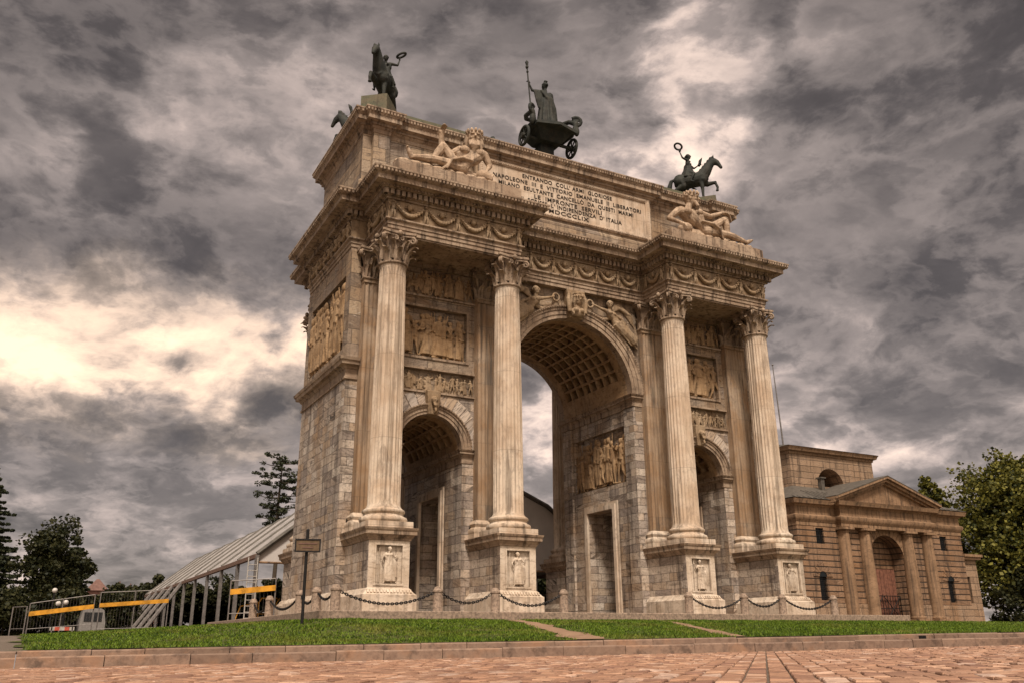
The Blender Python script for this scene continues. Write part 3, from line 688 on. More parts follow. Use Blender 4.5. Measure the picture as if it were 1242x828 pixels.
# columns, pedestals, pilasters
cs, cb, cc = column_meshes(); ps, pb, pc = pilaster_meshes()
def pedestal(x, y, scale, seed, first):
    m = M(); w = .78; yb = YF - YC
    for sx in (-1, 1): m.quad((sx*w,-w,.5),(sx*w,yb,.5),(sx*w,yb,2.5),(sx*w,-w,2.5))
    m.quad((-w,yb,.5),(w,yb,.5),(w,yb,2.5),(-w,yb,2.5))
    o = m.build('pedestal', MAT['ashlar'], arch, loc=(x,y,0)); o.scale = scale
    fr = M(); wallgrid(fr, lambda p: (p[0], -w - p[1], p[2]), -w, w, .5, 2.5, [(-.56,.56,.86,2.32,.12,True)])
    for (a, b, c, d) in ((-.56,-.5,.86,2.32),(.5,.56,.86,2.32),(-.5,.5,.86,.92),(-.5,.5,2.26,2.32)): fr.box(a,b,-w-.03,-w+.06,c,d)
    S = M(); rnd = random.Random(seed); k = 1.32/7.5
    J = dict(head=(0+rnd.uniform(-.05,.05),-.05,1.2),neck=(0,-.03,1.08),shL=(.14,-.04,1.04),shR=(-.14,-.04,1.04),elL=(.27,-.07,.86),elR=(-.25,-.06,.92),wrL=(.2,-.1,.72),wrR=(-.33,-.07,1.12),
             hipL=(.09,-.03,.66),hipR=(-.09,-.03,.66),knL=(.13,-.08,.38),knR=(-.06,-.04,.36),anL=(.15,-.03,.08),anR=(-.1,-.02,.08),toL=(.2,-.07,.03),toR=(-.16,-.06,.03))
    if rnd.random() < .5: J = {n: (-p[0], p[1], p[2]) for n, p in J.items()}
    human(S, J, k, (0,-1,0)); head(S, J['head'], (rnd.uniform(-.6,.6),-1,0), (0,0,1), k*1.05, rnd.random()<.5, 'short')
    skirt(S, [(0,-.02,.95),(0,-.02,.66),(.03,-.02,.4),(.06,-.02,.1)], [.12,.15,.2,.23], 30, 8, .18, rnd.uniform(0,6), 1, .45)
    S.tube([(.0,.0,1.05),(.24,.0,.7),(.3,.0,.25)],[.07,.11,.05],7); S.tube([(-.36,-.03,.05),(-.34,-.03,1.35)],.022,6)
    me = S.remesh('relief', .016, lambda p: V((p[0]*1.0, -w + .10 + p[1]*1.1 - .02, .9 + p[2]*1.02)))
    r = obj('relief', me, MAT['whiterelief'], o, (x,y,0)); f2 = fr.build('panel_frame', MAT['whiterelief'], o, loc=(x,y,0))
    pl = M(); pl.sweep([(-w,yb),(-w,-w),(w,-w),(w,yb)], [(.0,.78),(.03,.76),(.05,.72),(.17,.58),(.22,.55),(.22,-.1)], closed=False)
    for i in range(14):
        u = -w - .08 + (2*w+.16)*(i+.5)/14; pl.obox((u,-w-.115,.655),(.035,0,0),(0,.025,-.03),(0,.045,.055))
    p = pl.build('plinth', MAT['whiterelief'], o, 35, loc=(x,y,0))
    c = M(); c.sweep([(-w,yb),(-w,-w),(w,-w),(w,yb)], [(0,2.42),(.04,2.44),(.05,2.5),(.1,2.54),(.13,2.6),(.2,2.63),(.2,2.75),(.235,2.79),(.254,2.87),(-.4,2.88)], closed=False)
    c.quad((-.5,-.5,2.878),(.5,-.5,2.878),(.5,yb,2.878),(-.5,yb,2.878))
    q = c.build('cornice', MAT['trim'], o, 35, loc=(x,y,0))
    for k in (r, f2, p, q): k.scale = scale; setpar(k, o)
    return o
XS4 = (-XB, -XA, XA, XB)
col0 = None
for side in (0, 1):
    y = YC if side == 0 else 2*YM - YC; sc_ = (1,1,1) if side == 0 else (1,-1,1); yw = YF if side == 0 else YB
    for i, x in enumerate(XS4):
        pedestal(x, y, sc_, 100+i+10*side, False)
        if col0 is None:
            col0 = obj('column', cs, MAT['column'], arch, (x,y,0)); obj('base', cb, MAT['column'], col0, (x,y,0)); obj('capital', cc, MAT['trim'], col0, (x,y,0))
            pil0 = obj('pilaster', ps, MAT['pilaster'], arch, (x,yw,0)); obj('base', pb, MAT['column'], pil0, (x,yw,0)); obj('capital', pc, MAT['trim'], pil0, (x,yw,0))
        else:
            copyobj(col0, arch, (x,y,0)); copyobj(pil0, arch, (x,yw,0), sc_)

# entablature
plan = [(-10.92,4.8),(-10.2,4.8),(-10.2,2.32),(-3.96,2.32),(-3.96,4.3),(3.96,4.3),(3.96,2.32),(10.2,2.32),(10.2,4.8),(10.92,4.8)]
plan = plan + [(x, 2*YM - y) for x, y in plan[::-1]]
en = M(); en.sweep(plan, [(-.09,ZAB),(-.09,14.86),(-.05,14.87),(-.05,15.02),(-.01,15.03),(-.01,15.16),(.03,15.18),(.08,15.22),(.08,ZAT),(-.03,ZAT+.01)], bottom=True)
# sunk soffits over the porticoes: rails standing below the ceiling
for s in (-1, 1):
    for yy in (YC, 2*YM-YC):
        en.box(*sorted((s*5.1, s*9.05)), yy-.36, yy+.36, ZAB-.07, ZAB-.003)
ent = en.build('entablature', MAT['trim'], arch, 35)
fz = M(); fz.sweep(plan, [(-.03,ZAT),(-.03,16.16)])
fig = M()
def swagbay(m, o, ux, nx, L, H, z0, endfig=True):
    o, ux, nx = V(o), V(ux), V(nx); k = H/7.4
    def P(u, d, z): return o + ux*u + nx*d + V((0,0,z0+z))
    def putto(u, mir):
        m.ball(P(u,.08,6.55*k), .62*k, 8, 6); m.tube([P(u,.05,3.0*k),P(u,.09,4.4*k),P(u,.07,5.6*k)],[.75*k,.8*k,.7*k],8)
        for g in (-1,1):
            m.tube([P(u+g*.3*k,.06,3.2*k),P(u+g*.5*k,.12,1.8*k),P(u+g*.55*k,.06,.2*k)],[.5*k,.42*k,.26*k],7)
            m.tube([P(u+g*.6*k,.08,5.4*k),P(u+g*1.3*k,.09,5.0*k),P(u+g*1.7*k,.1,5.9*k)],[.34*k,.3*k,.24*k],6)
            m.tube([P(u+g*.5*k,.03,5.2*k),P(u+g*1.5*k,.05,4.2*k),P(u+g*1.4*k,.03,3.0*k)],[.3*k,.4*k,.1*k],6)
    putto(0, 1)
    if endfig: putto(L, 1)
    n = 11; pts = []; rad = []
    for i in range(n):
        t = i/(n-1); pts.append(P(.13+(L-.26)*t, .09, H*.74 - H*.52*(1-(2*t-1)**2))); rad.append(.045+.055*sin(pi*t))
    m.tube(pts, rad, 8)
    for i in range(1, n-1):
        q = pts[i]
        for j in range(2): m.ball(q + nx*.05 + V((0,0,.04-.07*j)) + ux*(.03*(j*2-1)), .05, 5, 4)
    m.ball(P(L/2,.07,H*.68), (.13,.13,.15), 8, 6)
    for a in range(7): 
        t = pi*a/6; m.ball(P(L/2-.17*cos(t),.04,H*.68+.14*sin(t)), .05, 5, 4)
HF = .82
def run(a, b, n, nx, inset=.12):
    a, b = V((*a,0)), V((*b,0)); d = (b-a); L = d.length - 2*inset; ux = d.normalized()
    for i in range(n): swagbay(fig, a + ux*(inset + L*i/n), ux, nx, L/n, HF, ZAT+.02, i == n-1)
for s in (-1, 1):
    for fy, ny in (((lambda y: y), -1), ((lambda y: 2*YM-y), 1)):
        x0, x1 = sorted((s*3.96, s*10.2)); run((x0, fy(2.35)), (x1, fy(2.35)), 4, V((0,ny,0)), .22)
        run((s*10.17, fy(2.35)), (s*10.17, fy(4.8)), 1, V((s,0,0)), .4); run((s*3.99, fy(2.35)), (s*3.99, fy(4.3)), 1, V((-s,0,0)), .35)
    run((s*10.89, 4.83), (s*10.89, 2*YM-4.83), 5, V((s,0,0)), .25)
for y, ny in ((4.33,-1),(2*YM-4.33,1)): run((-3.96, y), (3.96, y), 6, V((0,ny,0)), .3)
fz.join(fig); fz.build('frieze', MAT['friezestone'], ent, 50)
co = M()
co.sweep(plan, [(-.03,16.12),(.05,16.13),(.06,16.2),(.11,16.22),(.11,16.47),(.3,16.48),(.34,16.52),(.38,16.58),(.40,16.585),(.70,16.60),(.70,16.80),(.73,16.82),(.78,16.85),(.84,16.93),(.9,17.0),(.92,17.02),(.92,17.09),(-.6,17.14)])
def edges(plan):
    for i in range(len(plan)):
        a, b = V(plan[i]), V(plan[(i+1) % len(plan)]); d = (b-a).normalized(); yield a, b, d, V((d.y,-d.x)), V(plan[i-1]), V(plan[(i+2) % len(plan)])
def rowboxes(m, plan, d0, d1, z0, z1, w, gap, tilt=0):
    for a, b, d, n, pa, nb in edges(plan):
        e0 = (a-pa).normalized(); conv0 = e0.x*d.y - e0.y*d.x > 0; e1 = (nb-b).normalized(); conv1 = d.x*e1.y - d.y*e1.x > 0
        s0 = -d1 if conv0 else d1; s1 = d1 if conv1 else -d1
        A = a + d*s0; L = (b-a).length - s0 + s1; k = int(L/(w+gap))
        if k < 1: continue
        st = L/k
        for i in range(k):
            c = A + d*(st*(i+.5)) + n*((d0+d1)/2)
            m.obox((c.x,c.y,(z0+z1)/2), V((d.x,d.y,0))*(w/2), V((n.x,n.y,0))*((d1-d0)/2) + V((0,0,tilt)), (0,0,(z1-z0)/2))
rowboxes(co, plan, .10, .28, 16.235, 16.46, .15, .085)
rowboxes(co, plan, .33, .415, 16.50, 16.59, .09, .06)
rowboxes(co, plan, .80, .905, 16.87, 16.985, .09, .07, .03)
co.build('cornice', MAT['trim'], ent, 35)

# attic
ap = [(-10.55,5.0),(-10.15,5.0),(-10.15,4.72),(-9.38,4.72),(-9.38,5.0),(-5.1,5.0),(-5.1,4.72),(5.1,4.72),(5.1,5.0),(9.38,5.0),(9.38,4.72),(10.15,4.72),(10.15,5.0),(10.55,5.0)]
ap = ap + [(x, 2*YM-y) for x, y in ap[::-1]]
at = M(); at.sweep(ap, [(.16,17.1),(.16,18.12),(.1,18.16),(.06,18.22),(0,18.24),(0,20.78)])
attic = at.build('attic', MAT['ashlar_big'], arch, 35)
ac = M(); ac.sweep(ap, [(0,20.55),(.03,20.57),(.04,20.74),(.1,20.78),(.14,20.86),(.2,20.88),(.2,20.98),(.22,21.0),(.4,21.04),(.4,21.24),(.44,21.28),(.52,21.46),(.55,21.5),(.55,21.56),(-.2,21.62)])
rowboxes(ac, ap, .12, .21, 20.885, 20.975, .07, .06); rowboxes(ac, ap, .43, .53, 21.33, 21.45, .08, .07, .03)
ac.build('cornice', MAT['trim'], attic, 35)
rf = M(); rp = [(-10.55,4.9),(10.55,4.9),(10.55,2*YM-4.9),(-10.55,2*YM-4.9)]
rf.sweep(rp, [(.22,21.56),(.22,21.86),(-1.3,22.35),(-1.3,22.9),(-1.6,23.0)], top=True)
rf.build('roof', MAT['roofcopper'], attic, 35)
ip = M()
for (a, b, c, d) in ((-4.95,-4.7,18.4,20.75),(4.7,4.95,18.4,20.75),(-4.7,4.7,18.4,18.58),(-4.7,4.7,20.55,20.75)):
    ip.box(a, b, 4.62, 4.719, c, d)
    ip.box(a+.06 if b-a<1 else a, b-.06 if b-a<1 else b, 4.585, 4.62, c+.05, d-.05)
for i in range(70):
    x = -4.6+9.2*i/69
    for z in (18.49, 20.65): ip.ball((x, 4.585, z), (.04,.03,.045), 5, 4)
for i in range(18):
    for x in (-4.825, 4.825): ip.ball((x, 4.585, 18.65+1.85*i/17), (.04,.03,.045), 5, 4)
ip.box(-4.7, 4.7, 4.68, 4.717, 18.58, 20.55)
insc = ip.build('inscription_panel', MAT['column'], arch)
lt = M()
rows = [('ENTRANDO  COLL\u2019 ARMI  GLORIOSE', 20.19, 5.2, .25), ('NAPOLEONE  III  E  VITTORIO  EMANUELE  II  LIBERATORI', 19.87, 8.6, .1), ('MILANO  ESULTANTE  CANCELL\u00d2  DA  QUESTI  MARMI', 19.55, 7.8, 0),
        ('LE  IMPRONTE  SERVILI', 19.23, 3.9, 0), ('E  VI  SCRISSE  L\u2019 INDIPENDENZA  D\u2019 ITALIA', 18.95, 6.3, .2), ('MDCCCLIX', 18.66, 2.3, 0)]
def textmesh(body, width, height, ext):
    cu = bpy.data.curves.new('t', 'FONT'); cu.body = body; cu.size = 1; cu.extrude = ext; cu.align_x = 'CENTER'; cu.space_character = 1.12; cu.offset = .012
    o = bpy.data.objects.new('t', cu); COL.objects.link(o); dg = bpy.context.evaluated_depsgraph_get(); dg.update()
    me = bpy.data.meshes.new_from_object(o.evaluated_get(dg)); xs = [v.co.x for v in me.vertices]
    vs = [v.co.copy() for v in me.vertices]; fs = [tuple(p.vertices) for p in me.polygons]
    w = max(xs)-min(xs); mx = (max(xs)+min(xs))/2; s = width/w; sh = height/.7
    bpy.data.objects.remove(o); bpy.data.curves.remove(cu); bpy.data.meshes.remove(me)
    return [((v.x-mx)*s, v.y*sh, v.z) for v in vs], fs
for body, z, w, dx in rows:
    lt = M(); vs, fs = textmesh(body, w, .205, .012); lt.add([((dx if len(body) > 48 else 0) + x, 4.672 - q, z + y) for x, y, q in vs], fs); lt.build('lettering', MAT['letter'], insc)
# blocks that carry the river gods
for s in (-1, 1):
    for fy in (lambda y: y, lambda y: 2*YM-y):
        gp = M(); x0, x1 = sorted((s*4.15, s*10.0)); y0, y1 = sorted((fy(2.0), fy(4.83))); gp.box(x0, x1, y0, y1, 17.05, 17.86); gp.box(x0+.06, x1-.06, y0+.06, y1-.01, 17.86, 17.93)
        gp.build('statue_block', MAT['trim'], arch)

# keystones with heads
def keystone(xc, z0, z1, w0, w1, d0, d1, k, bust):
    S = M(); y = YF
    S.prism([(xc-w0,y-d0,z0),(xc+w0,y-d0,z0),(xc+w1,y-d1,z1),(xc-w1,y-d1,z1)], (0,d0+.1,0))
    H = (z0+z1)/2 + (.3*k if bust else .1*k)
    head(S, (xc,y-d1-.28*k,H), (0,-1,-.15), (0,0,1), k, not bust, 'long' if bust else 'short', bust)
    if bust:
        S.tube([(xc,y-d1-.1*k,H-.4*k),(xc,y-d1-.1*k,H-.9*k)],[.25*k,.3*k],8); S.ball((xc,y-d1-.1*k,H-1.15*k),(.8*k,.35*k,.45*k),10,7)
        for g in (-1,1):
            S.tube([(xc+g*.75*k,y-d1,H+.7*k),(xc+g*.95*k,y-d1-.1*k,H),(xc+g*.8*k,y-d1-.1*k,H-1.2*k)],[.16*k,.2*k,.22*k],8); S.ball((xc+g*.3*k,y-d1-.4*k,H-1.05*k),.24*k,8,6)
            scroll(S,(xc+g*.55*k,y-d1-.25*k,z0+.12),(0,-1,0),(0,0,1),.18*k,.09*k)
        S.ball((xc,y-d1-.2*k,H+.6*k),(.42*k,.32*k,.22*k),10,6)
    else:
        scroll(S,(xc,y-d1-.1,z0+.12),(0,-1,0),(0,0,1),.12,.06)
    return obj('keystone', S.remesh('keystone', .024), MAT['friezestone'], arch)
keystone(.05, 13.28, 14.67, .36, .5, .34, .42, .52, True)
for s in (-1, 1): keystone(s*XS, 7.9, 8.92, .2, .32, .26, .34, .36, False)
# winged victories of the spandrels
def victory(s):
    S = M(); k = .42
    X = lambda x, z, d=.16: V((s*x, YF - d, z))
    J = dict(head=X(2.05,14.36,.26),neck=X(2.08,14.1,.22),shL=X(1.86,13.98,.26),shR=X(2.28,13.92,.18),elL=X(1.5,14.08,.24),elR=X(2.75,13.72,.2),wrL=X(1.06,14.24,.22),wrR=X(3.0,13.5,.22),
             hipL=X(2.35,13.42,.22),hipR=X(2.6,13.5,.14),knL=X(2.85,12.98,.28),knR=X(3.05,13.12,.16),anL=X(3.4,12.6,.18),anR=X(3.5,12.75,.12),toL=X(3.56,12.38,.18),toR=X(3.66,12.55,.12))
    human(S, J, k, (0,-1,0)); head(S, J['head'], (-s*.7,-1,0), (0,0,1), k, False, 'bun')
    for a, b, c in ((J['hipL'],J['knL'],J['anL']),(J['hipR'],J['knR'],J['anR'])):
        S.tube([a, V(b)+V((0,.0,.0)), V(c)+V((s*.05,.03,.02))],[.24,.22,.2],9)
        for j in range(4):
            o = V((s*(-.12+.08*j), -.06, (-.1+.05*j))); S.tube([V(a)+o*.8, V(b)+o*1.2, V(c)+o*1.6],[.05,.055,.04],6)
    for j in range(9):   # wing
        t = j/8; S.tube([X(2.2,13.98,.06), X(2.45+.25*t,14.42-.12*t,.08), X(2.75+.7*t,14.5-.5*t,.06), X(2.95+.62*t,14.2-.75*t,.03)],[.06,.09,.08,.03],6)
    n = 14; S.tube([X(.95+.17*cos(2*pi*i/n),14.22+.19*sin(2*pi*i/n),.2) for i in range(n+1)], .055, 7)
    S.tube([X(2.1,13.7,.1),X(1.7,13.55,.08),X(1.4,13.75,.06)],[.1,.12,.04],7)
    return obj('spandrel_figure', S.remesh('spandrel_figure', .022), MAT['friezestone'], arch)
for s in (-1, 1): victory(s)
# radiating wedges round the side arches
for s in (-1, 1):
    for back in (False, True):
        n = 15; m = M()
        for i in range(n):
            a0, a1 = pi*(i+.06)/n, pi*(i+.94)/n
            if i == n//2: m.build('voussoirs', MAT['voussoir'], arch); m = M(); continue
            pts = []
            for r, a in ((1.83,a0),(1.83,a1),(2.45,a1),(2.45,a0)):
                x, z = s*XS - r*cos(a), SPS + r*sin(a); x = max(s*XS-1.93, min(s*XS+1.93, x)); z = min(z, FRZ[0]-.1); pts.append((x, YF-.001 if not back else YB+.001, z))
            m.prism(pts, (0, -.022 if not back else .022, 0))
        m.build('voussoirs', MAT['voussoir'], arch)
# ------------------------------------------------------------------ statues on the arch
def river_god(mir, label):
    S = M(); k = .8
    if mir < 0:
        J = dict(head=(-6.3,2.4,20.05),neck=(-6.3,2.52,19.55),shL=(-6.93,2.5,19.36),shR=(-5.74,2.5,19.42),elL=(-7.45,2.72,19.05),elR=(-5.5,2.45,18.9),wrL=(-7.72,2.7,19.8),wrR=(-5.72,2.28,18.55),
                 hipL=(-7.0,2.6,18.5),hipR=(-6.95,2.28,18.34),knL=(-7.68,2.62,19.42),knR=(-8.12,2.25,18.42),anL=(-8.32,2.6,18.3),anR=(-9.28,2.24,18.26),toL=(-8.62,2.55,18.08),toR=(-9.5,2.2,18.62))
        human(S, J, k, (-.15,-1,.25)); head(S, J['head'], (-.28,-1,-.12), (.03,0,1), k*1.06, True, 'long', True)
        hand(S, J['wrL'], (-.05,0,1), (0,-1,0), k, .5); hand(S, J['wrR'], (-.3,-.2,-1), (0,1,0), k, .6)
        S.tube([(-7.72,2.82,19.0),(-7.78,2.6,20.05),(-7.62,2.6,20.42)], [.1,.13,.09], 8)
        urn = (-5.78,2.42,18.25)
    else:
        J = dict(head=(5.86,2.4,20.0),neck=(5.72,2.5,19.5),shL=(5.06,2.5,19.22),shR=(6.26,2.46,19.36),elL=(4.46,2.52,18.68),elR=(7.12,2.5,19.36),wrL=(5.02,2.24,18.42),wrR=(7.98,2.52,19.78),
                 hipL=(6.72,2.62,18.48),hipR=(6.66,2.3,18.34),knL=(8.22,2.62,19.5),knR=(7.95,2.25,18.42),anL=(8.34,2.62,18.3),anR=(9.18,2.24,18.24),toL=(8.66,2.5,18.08),toR=(9.5,2.2,18.4))
        human(S, J, k, (.15,-1,.25)); head(S, J['head'], (.8,-.75,-.05), (-.05,0,1), k*1.06, True, 'short', True)
        hand(S, J['wrR'], (1,0,.05), (.1,0,-1), k, .55); hand(S, J['wrL'], (1,-.1,-.2), (0,0,-1), k, .6)
        urn = (5.25,2.3,18.2)
    R = Matrix.Rotation(radians(75*mir), 3, 'Y'); S.ball(urn, (.3,.3,.42), 12, 8, R)
    S.tube([V(urn)+V((mir*-.05,-.1,0)), V(urn)+V((-mir*.3,-.15,-.08))],[.2,.25],10)
    # drapery over the lap and a rocky seat
    hx = (J['hipL'][0]+J['hipR'][0])/2
    for j in range(9):
        S.tube([(hx-mir*(.5-.02*j),2.1+.07*j,18.74-.03*j),(hx+mir*.1,1.94+.065*j,18.64-.05*(j%2)),(hx+mir*.55,1.98+.085*j,18.47-.04*j),(hx+mir*(.75+.1*(j%3)),2.05+.09*j,18.02)],[.05,.075,.07,.045],7)
    S.tube([(hx-mir*1.2,2.75,18.1),(hx,2.7,18.15),(hx+mir*1.2,2.7,18.1)],[.35,.42,.3],9)
    for i in range(9):
        x = hx - mir*1.5 + mir*4.1*i/8; S.ball((x,2.5,17.98),(.42,.42,.2),9,6)
    o = obj('river_god_statue', S.remesh('river_god_statue', .018), MAT['statue'])
    return tag(o, label, 'statue', 'reclining river gods on the arch')
river_god(-1, 'long-bearded reclining stone man with one knee raised, above the left portico of the arch')
river_god(1, 'reclining stone man in profile, arm resting on a raised knee, above the right portico')

HM = M(); horse(HM, 1.12, 'L'); horse_me = HM.remesh('horse', .036)
def rider_meshes():
    S = M(); k = .3; sc = 1.12
    J = dict(head=(.06,0,2.52),neck=(.03,0,2.32),shL=(.03,.23,2.22),shR=(.0,-.23,2.22),elL=(.28,.36,2.0),elR=(-.2,-.46,2.26),wrL=(.5,.24,2.06),wrR=(-.3,-.5,2.56),
             hipL=(0,.13,1.62),hipR=(0,-.13,1.62),knL=(.32,.38,1.34),knR=(.32,-.38,1.34),anL=(.12,.42,.92),anR=(.12,-.42,.92),toL=(.32,.44,.84),toR=(.32,-.44,.84))
    human(S, J, k, (1,0,0)); head(S, J['head'], (1,0,0), (0,0,1), k, False, 'bun')
    skirt(S, [(0,0,2.0),(0,0,1.75),(-.02,0,1.5),(-.05,0,1.22)], [.2,.24,.34,.42], 30, 8, .12)
    for g, d in (('L',(1,-.3,.3)),('R',(-.2,-.1,1))): hand(S, J['wr'+g], d, (0,1 if g == 'R' else -1,0), k*1.2, .5)
    S.tube([(.55,.22,2.0),(.62,.24,2.3),(.74,.24,2.5)],[.06,.09,.02],6); S.tube([(.45,.2,2.1),(.9,.1,1.95)],[.02,.02],5)
    S.v = [((x-.16)*sc,y*sc,(z+.08)*sc) for x,y,z in S.v]
    W = M(); n = 18; c = V((-.52,-.56,2.96))*sc; a = V((-.4,-.55,.35)).normalized(); b = V((.75,-.65,0)).normalized()
    W.tube([c + a*(.2*sc*cos(2*pi*i/n)) + b*(.2*sc*sin(2*pi*i/n)) for i in range(n+1)], .052*sc, 7, False)
    return S.remesh('rider', .03), W.mesh('wreath', 60)
rider_me, wreath_me = rider_meshes()
mir_cache = {}
def mirrored(me):
    c = me.copy()
    for v in c.vertices: v.co.y = -v.co.y
    c.flip_normals(); return c
plm = M(); plm.box(-1.25,1.25,-.62,.62,-.95,-.06); plm.box(-1.15,1.15,-.52,.52,-.06,.0)
pl_me = plm.mesh('plinth')
def equestrian(x, y, z, rot, mir, label):
    r = thing('equestrian_statue', label, 'equestrian statue', (x,y,z), 'bronze horsemen on the corners of the arch', rot)
    for n, me, mt in (('plinth', pl_me, 'roofcopper'), ('horse', horse_me, 'bronze'), ('rider', rider_me, 'bronze'), ('wreath', wreath_me, 'bronze')):
        if mir and n != 'plinth': me = mir_cache.setdefault(n, None) or mirrored(me); mir_cache[n] = me
        o = bpy.data.objects.new(n, me); COL.objects.link(o)
        if not me.materials: me.materials.append(MAT[mt])
        o.parent = r
equestrian(-9.4, 5.9, 22.7, radians(-128), True, 'bronze horseman facing the viewer on the near left corner of the arch, lifting a wreath')
equestrian(9.15, 5.95, 22.28, radians(-45), False, 'bronze horseman in full profile on the right corner of the arch, lifting a wreath')
equestrian(-9.15, 9.95, 22.5, radians(135), False, 'bronze horseman half hidden behind the left edge of the arch roof')
# chariot with the standing figure
ch = thing('bronze_chariot', 'bronze two-wheeled chariot seen from behind at the middle of the arch top', 'chariot statue', (0,6.6,23.0))
def wheel(x):
    m = M(); c = V((x,6.5,23.86)); n = 26
    m.tube([c+V((0,.5*cos(2*pi*i/n),.5*sin(2*pi*i/n))) for i in range(n+1)], .08, 8, False)
    m.tube([c+V((-.16,0,0)),c+V((.16,0,0))],.14,10)
    for i in range(8): a = 2*pi*i/8; m.tube([c, c+V((0,.48*cos(a),.48*sin(a)))],.04,6)
    return m.build('wheel', MAT['bronze'], ch, 60)
wheel(-1.45); wheel(1.45)
m = M()
m.prism([(-1.2,5.55,24.22),(0,5.2,24.22),(1.2,5.55,24.22),(1.1,7.5,24.3),(-1.1,7.5,24.3)],(0,0,.16)); m.frust((-.6,.6,6.2,7.2,23.75),(-1.05,1.05,5.75,7.4,24.23)); m.tube([(-1.5,6.5,23.86),(1.5,6.5,23.86)],.09,8)
m.box(-.4,.4,6.6,7.1,22.95,23.75)
m.tube([(0,7.3,24.1),(0,8.4,24.0),(0,9.6,24.5)],[.1,.09,.08],8)
m.build('chariot_body', MAT['bronze'], ch)
S = M()
for g in (-1, 1):
    S.tube([(g*1.2,5.85,24.4),(g*1.35,5.8,24.95),(g*1.15,6.2,25.25),(g*1.05,7.0,25.45),(g*.8,7.45,25.6),(0,7.6,25.7)],[.13,.16,.13,.13,.12,.12],9)
    scroll(S, (g*1.36,5.8,25.05), (g*.8,-.5,0), (0,0,1), .34, .11, 1.3)
    S.tube([(g*1.15,6.0,24.4),(g*1.1,6.9,24.42),(g*.9,7.4,24.5)],.2,8); S.ball((g*1.35,5.8,24.5),(.16,.16,.3),9,6)
obj('side_scroll', S.remesh('side_scroll', .035), MAT['bronze'], ch)
# goddess
S = M(); k = .43; bx, by, bz = -.1, 6.5, 24.46
J = dict(head=(bx-.02,by+.05,bz+2.82),neck=(bx,by,bz+2.5),shL=(bx-.36,by,bz+2.38),shR=(bx+.36,by,bz+2.36),elL=(bx-.82,by+.02,bz+2.32),elR=(bx+.5,by+.05,bz+1.75),wrL=(bx-1.02,by-.02,bz+2.66),wrR=(bx+.5,by-.1,bz+1.28),
         hipL=(bx-.18,by,bz+1.55),hipR=(bx+.18,by,bz+1.55),knL=(bx-.2,by+.12,bz+.82),knR=(bx+.2,by,bz+.8),anL=(bx-.22,by,bz+.1),anR=(bx+.2,by-.05,bz+.1),toL=(bx-.24,by+.3,bz+.03),toR=(bx+.24,by+.25,bz+.03))
human(S, J, k, (0,1,0)); head(S, J['head'], (-.1,1,0), (0,0,1), k, False, 'bun')
S.tube([(bx,by-.2,bz+3.0),(bx,by,bz+3.13),(bx,by+.22,bz+3.05)],[.05,.09,.04],6)
skirt(S, [(bx,by,bz+1.95),(bx,by,bz+1.5),(bx,by,bz+.8),(bx,by-.05,bz+.02)],[.3,.37,.45,.56],44,11,.13)
for j in range(6):
    S.tube([(bx-.36+.05*j,by-.12,bz+2.4),(bx-.1+.06*j,by-.3,bz+1.9),(bx+.2+.04*j,by-.3,bz+1.35),(bx+.42+.03*j,by-.2,bz+.5)],[.06,.075,.07,.05],6)
    S.tube([(bx-.7+.07*j,by-.05,bz+2.3),(bx-.62+.07*j,by-.12,bz+1.7),(bx-.5+.05*j,by-.1,bz+1.25)],[.07,.07,.04],6)
hand(S, J['wrL'], (-.05,0,1), (0,1,0), k, .6); hand(S, J['wrR'], (.1,0,-1), (-1,0,0), k, .5)
gd = obj('goddess_statue', S.remesh('goddess_statue', .028), MAT['bronze'])
tag(gd, 'standing draped bronze woman with a helmet and a tall staff on the chariot', 'statue')
m = M(); a = V((-1.0,6.48,25.1)); b = V((-1.22,6.5,28.15)); m.tube([a,b],.038,8)
m.ball(b,(.09,.09,.13),8,6); m.tube([b+V((0,0,.1)),b+V((-.01,0,.3)),b+V((-.02,0,.42))],[.06,.1,.01],6); m.ball(a.lerp(b,.9),.07,8,6)
m.build('staff', MAT['bronze'], gd, 60)
ho = obj('bronze_horse', horse_me, [], None, (-2.3,9.6,23.05)); ho.rotation_euler = (0,0,radians(90))
tag(ho, 'dark bronze back of a horse just showing over the roof edge, left of the chariot', 'horse statue')

# ------------------------------------------------------------------ ground
KX = [-60,-30,-21.21,-17.02,-12.69,-7.12,.3,12,30,90]; KY = [-1.5,-8.6,-9.95,-10.95,-12.4,-13.72,-14.55,-15.2,-15.6,-16.0]
from bisect import bisect
def interp(X, Y, x):
    x = max(X[0], min(X[-1]-1e-6, x)); i = bisect(X, x)-1; t = (x-X[i])/(X[i+1]-X[i]); return Y[i]*(1-t)+Y[i+1]*t
def ky(x):   # smoothed
    return sum(interp(KX, KY, x+d) for d in (-3,-1.5,0,1.5,3))/5
def pz(x, y): return -1.318 + .0078*max(-40,min(25,x)) - .00826*max(-40,min(0,y))
def kz(x): return pz(x, ky(x)) + .285        # top of the second step
TR = .42; AY = -1.25; GZ = -.36
def ay(x):
    if x < -13: return AY + (-13-x)*1.75
    return AY if x < 14 else AY + min(1,(x-14)/30)*10
def gz(x): return GZ - .3*max(0, min(1, (-13.2-x)/7))
def tz(x, y):
    y0 = ky(x) + TR + .42; y1 = ay(x); t = (y-y0)/(y1-y0); t = max(0, min(1, t)); z0 = kz(x) - .01
    return z0 + (gz(x) - .03 - z0)*(t*.55 + .45*t*t*(3-2*t))
mt, t = newmat('bare earth'); g = t.n('ShaderNodeNewGeometry'); n1 = t.noise(g.outputs['Position'], .3, 8, .65); n2 = t.noise(g.outputs['Position'], 7, 8, .7)
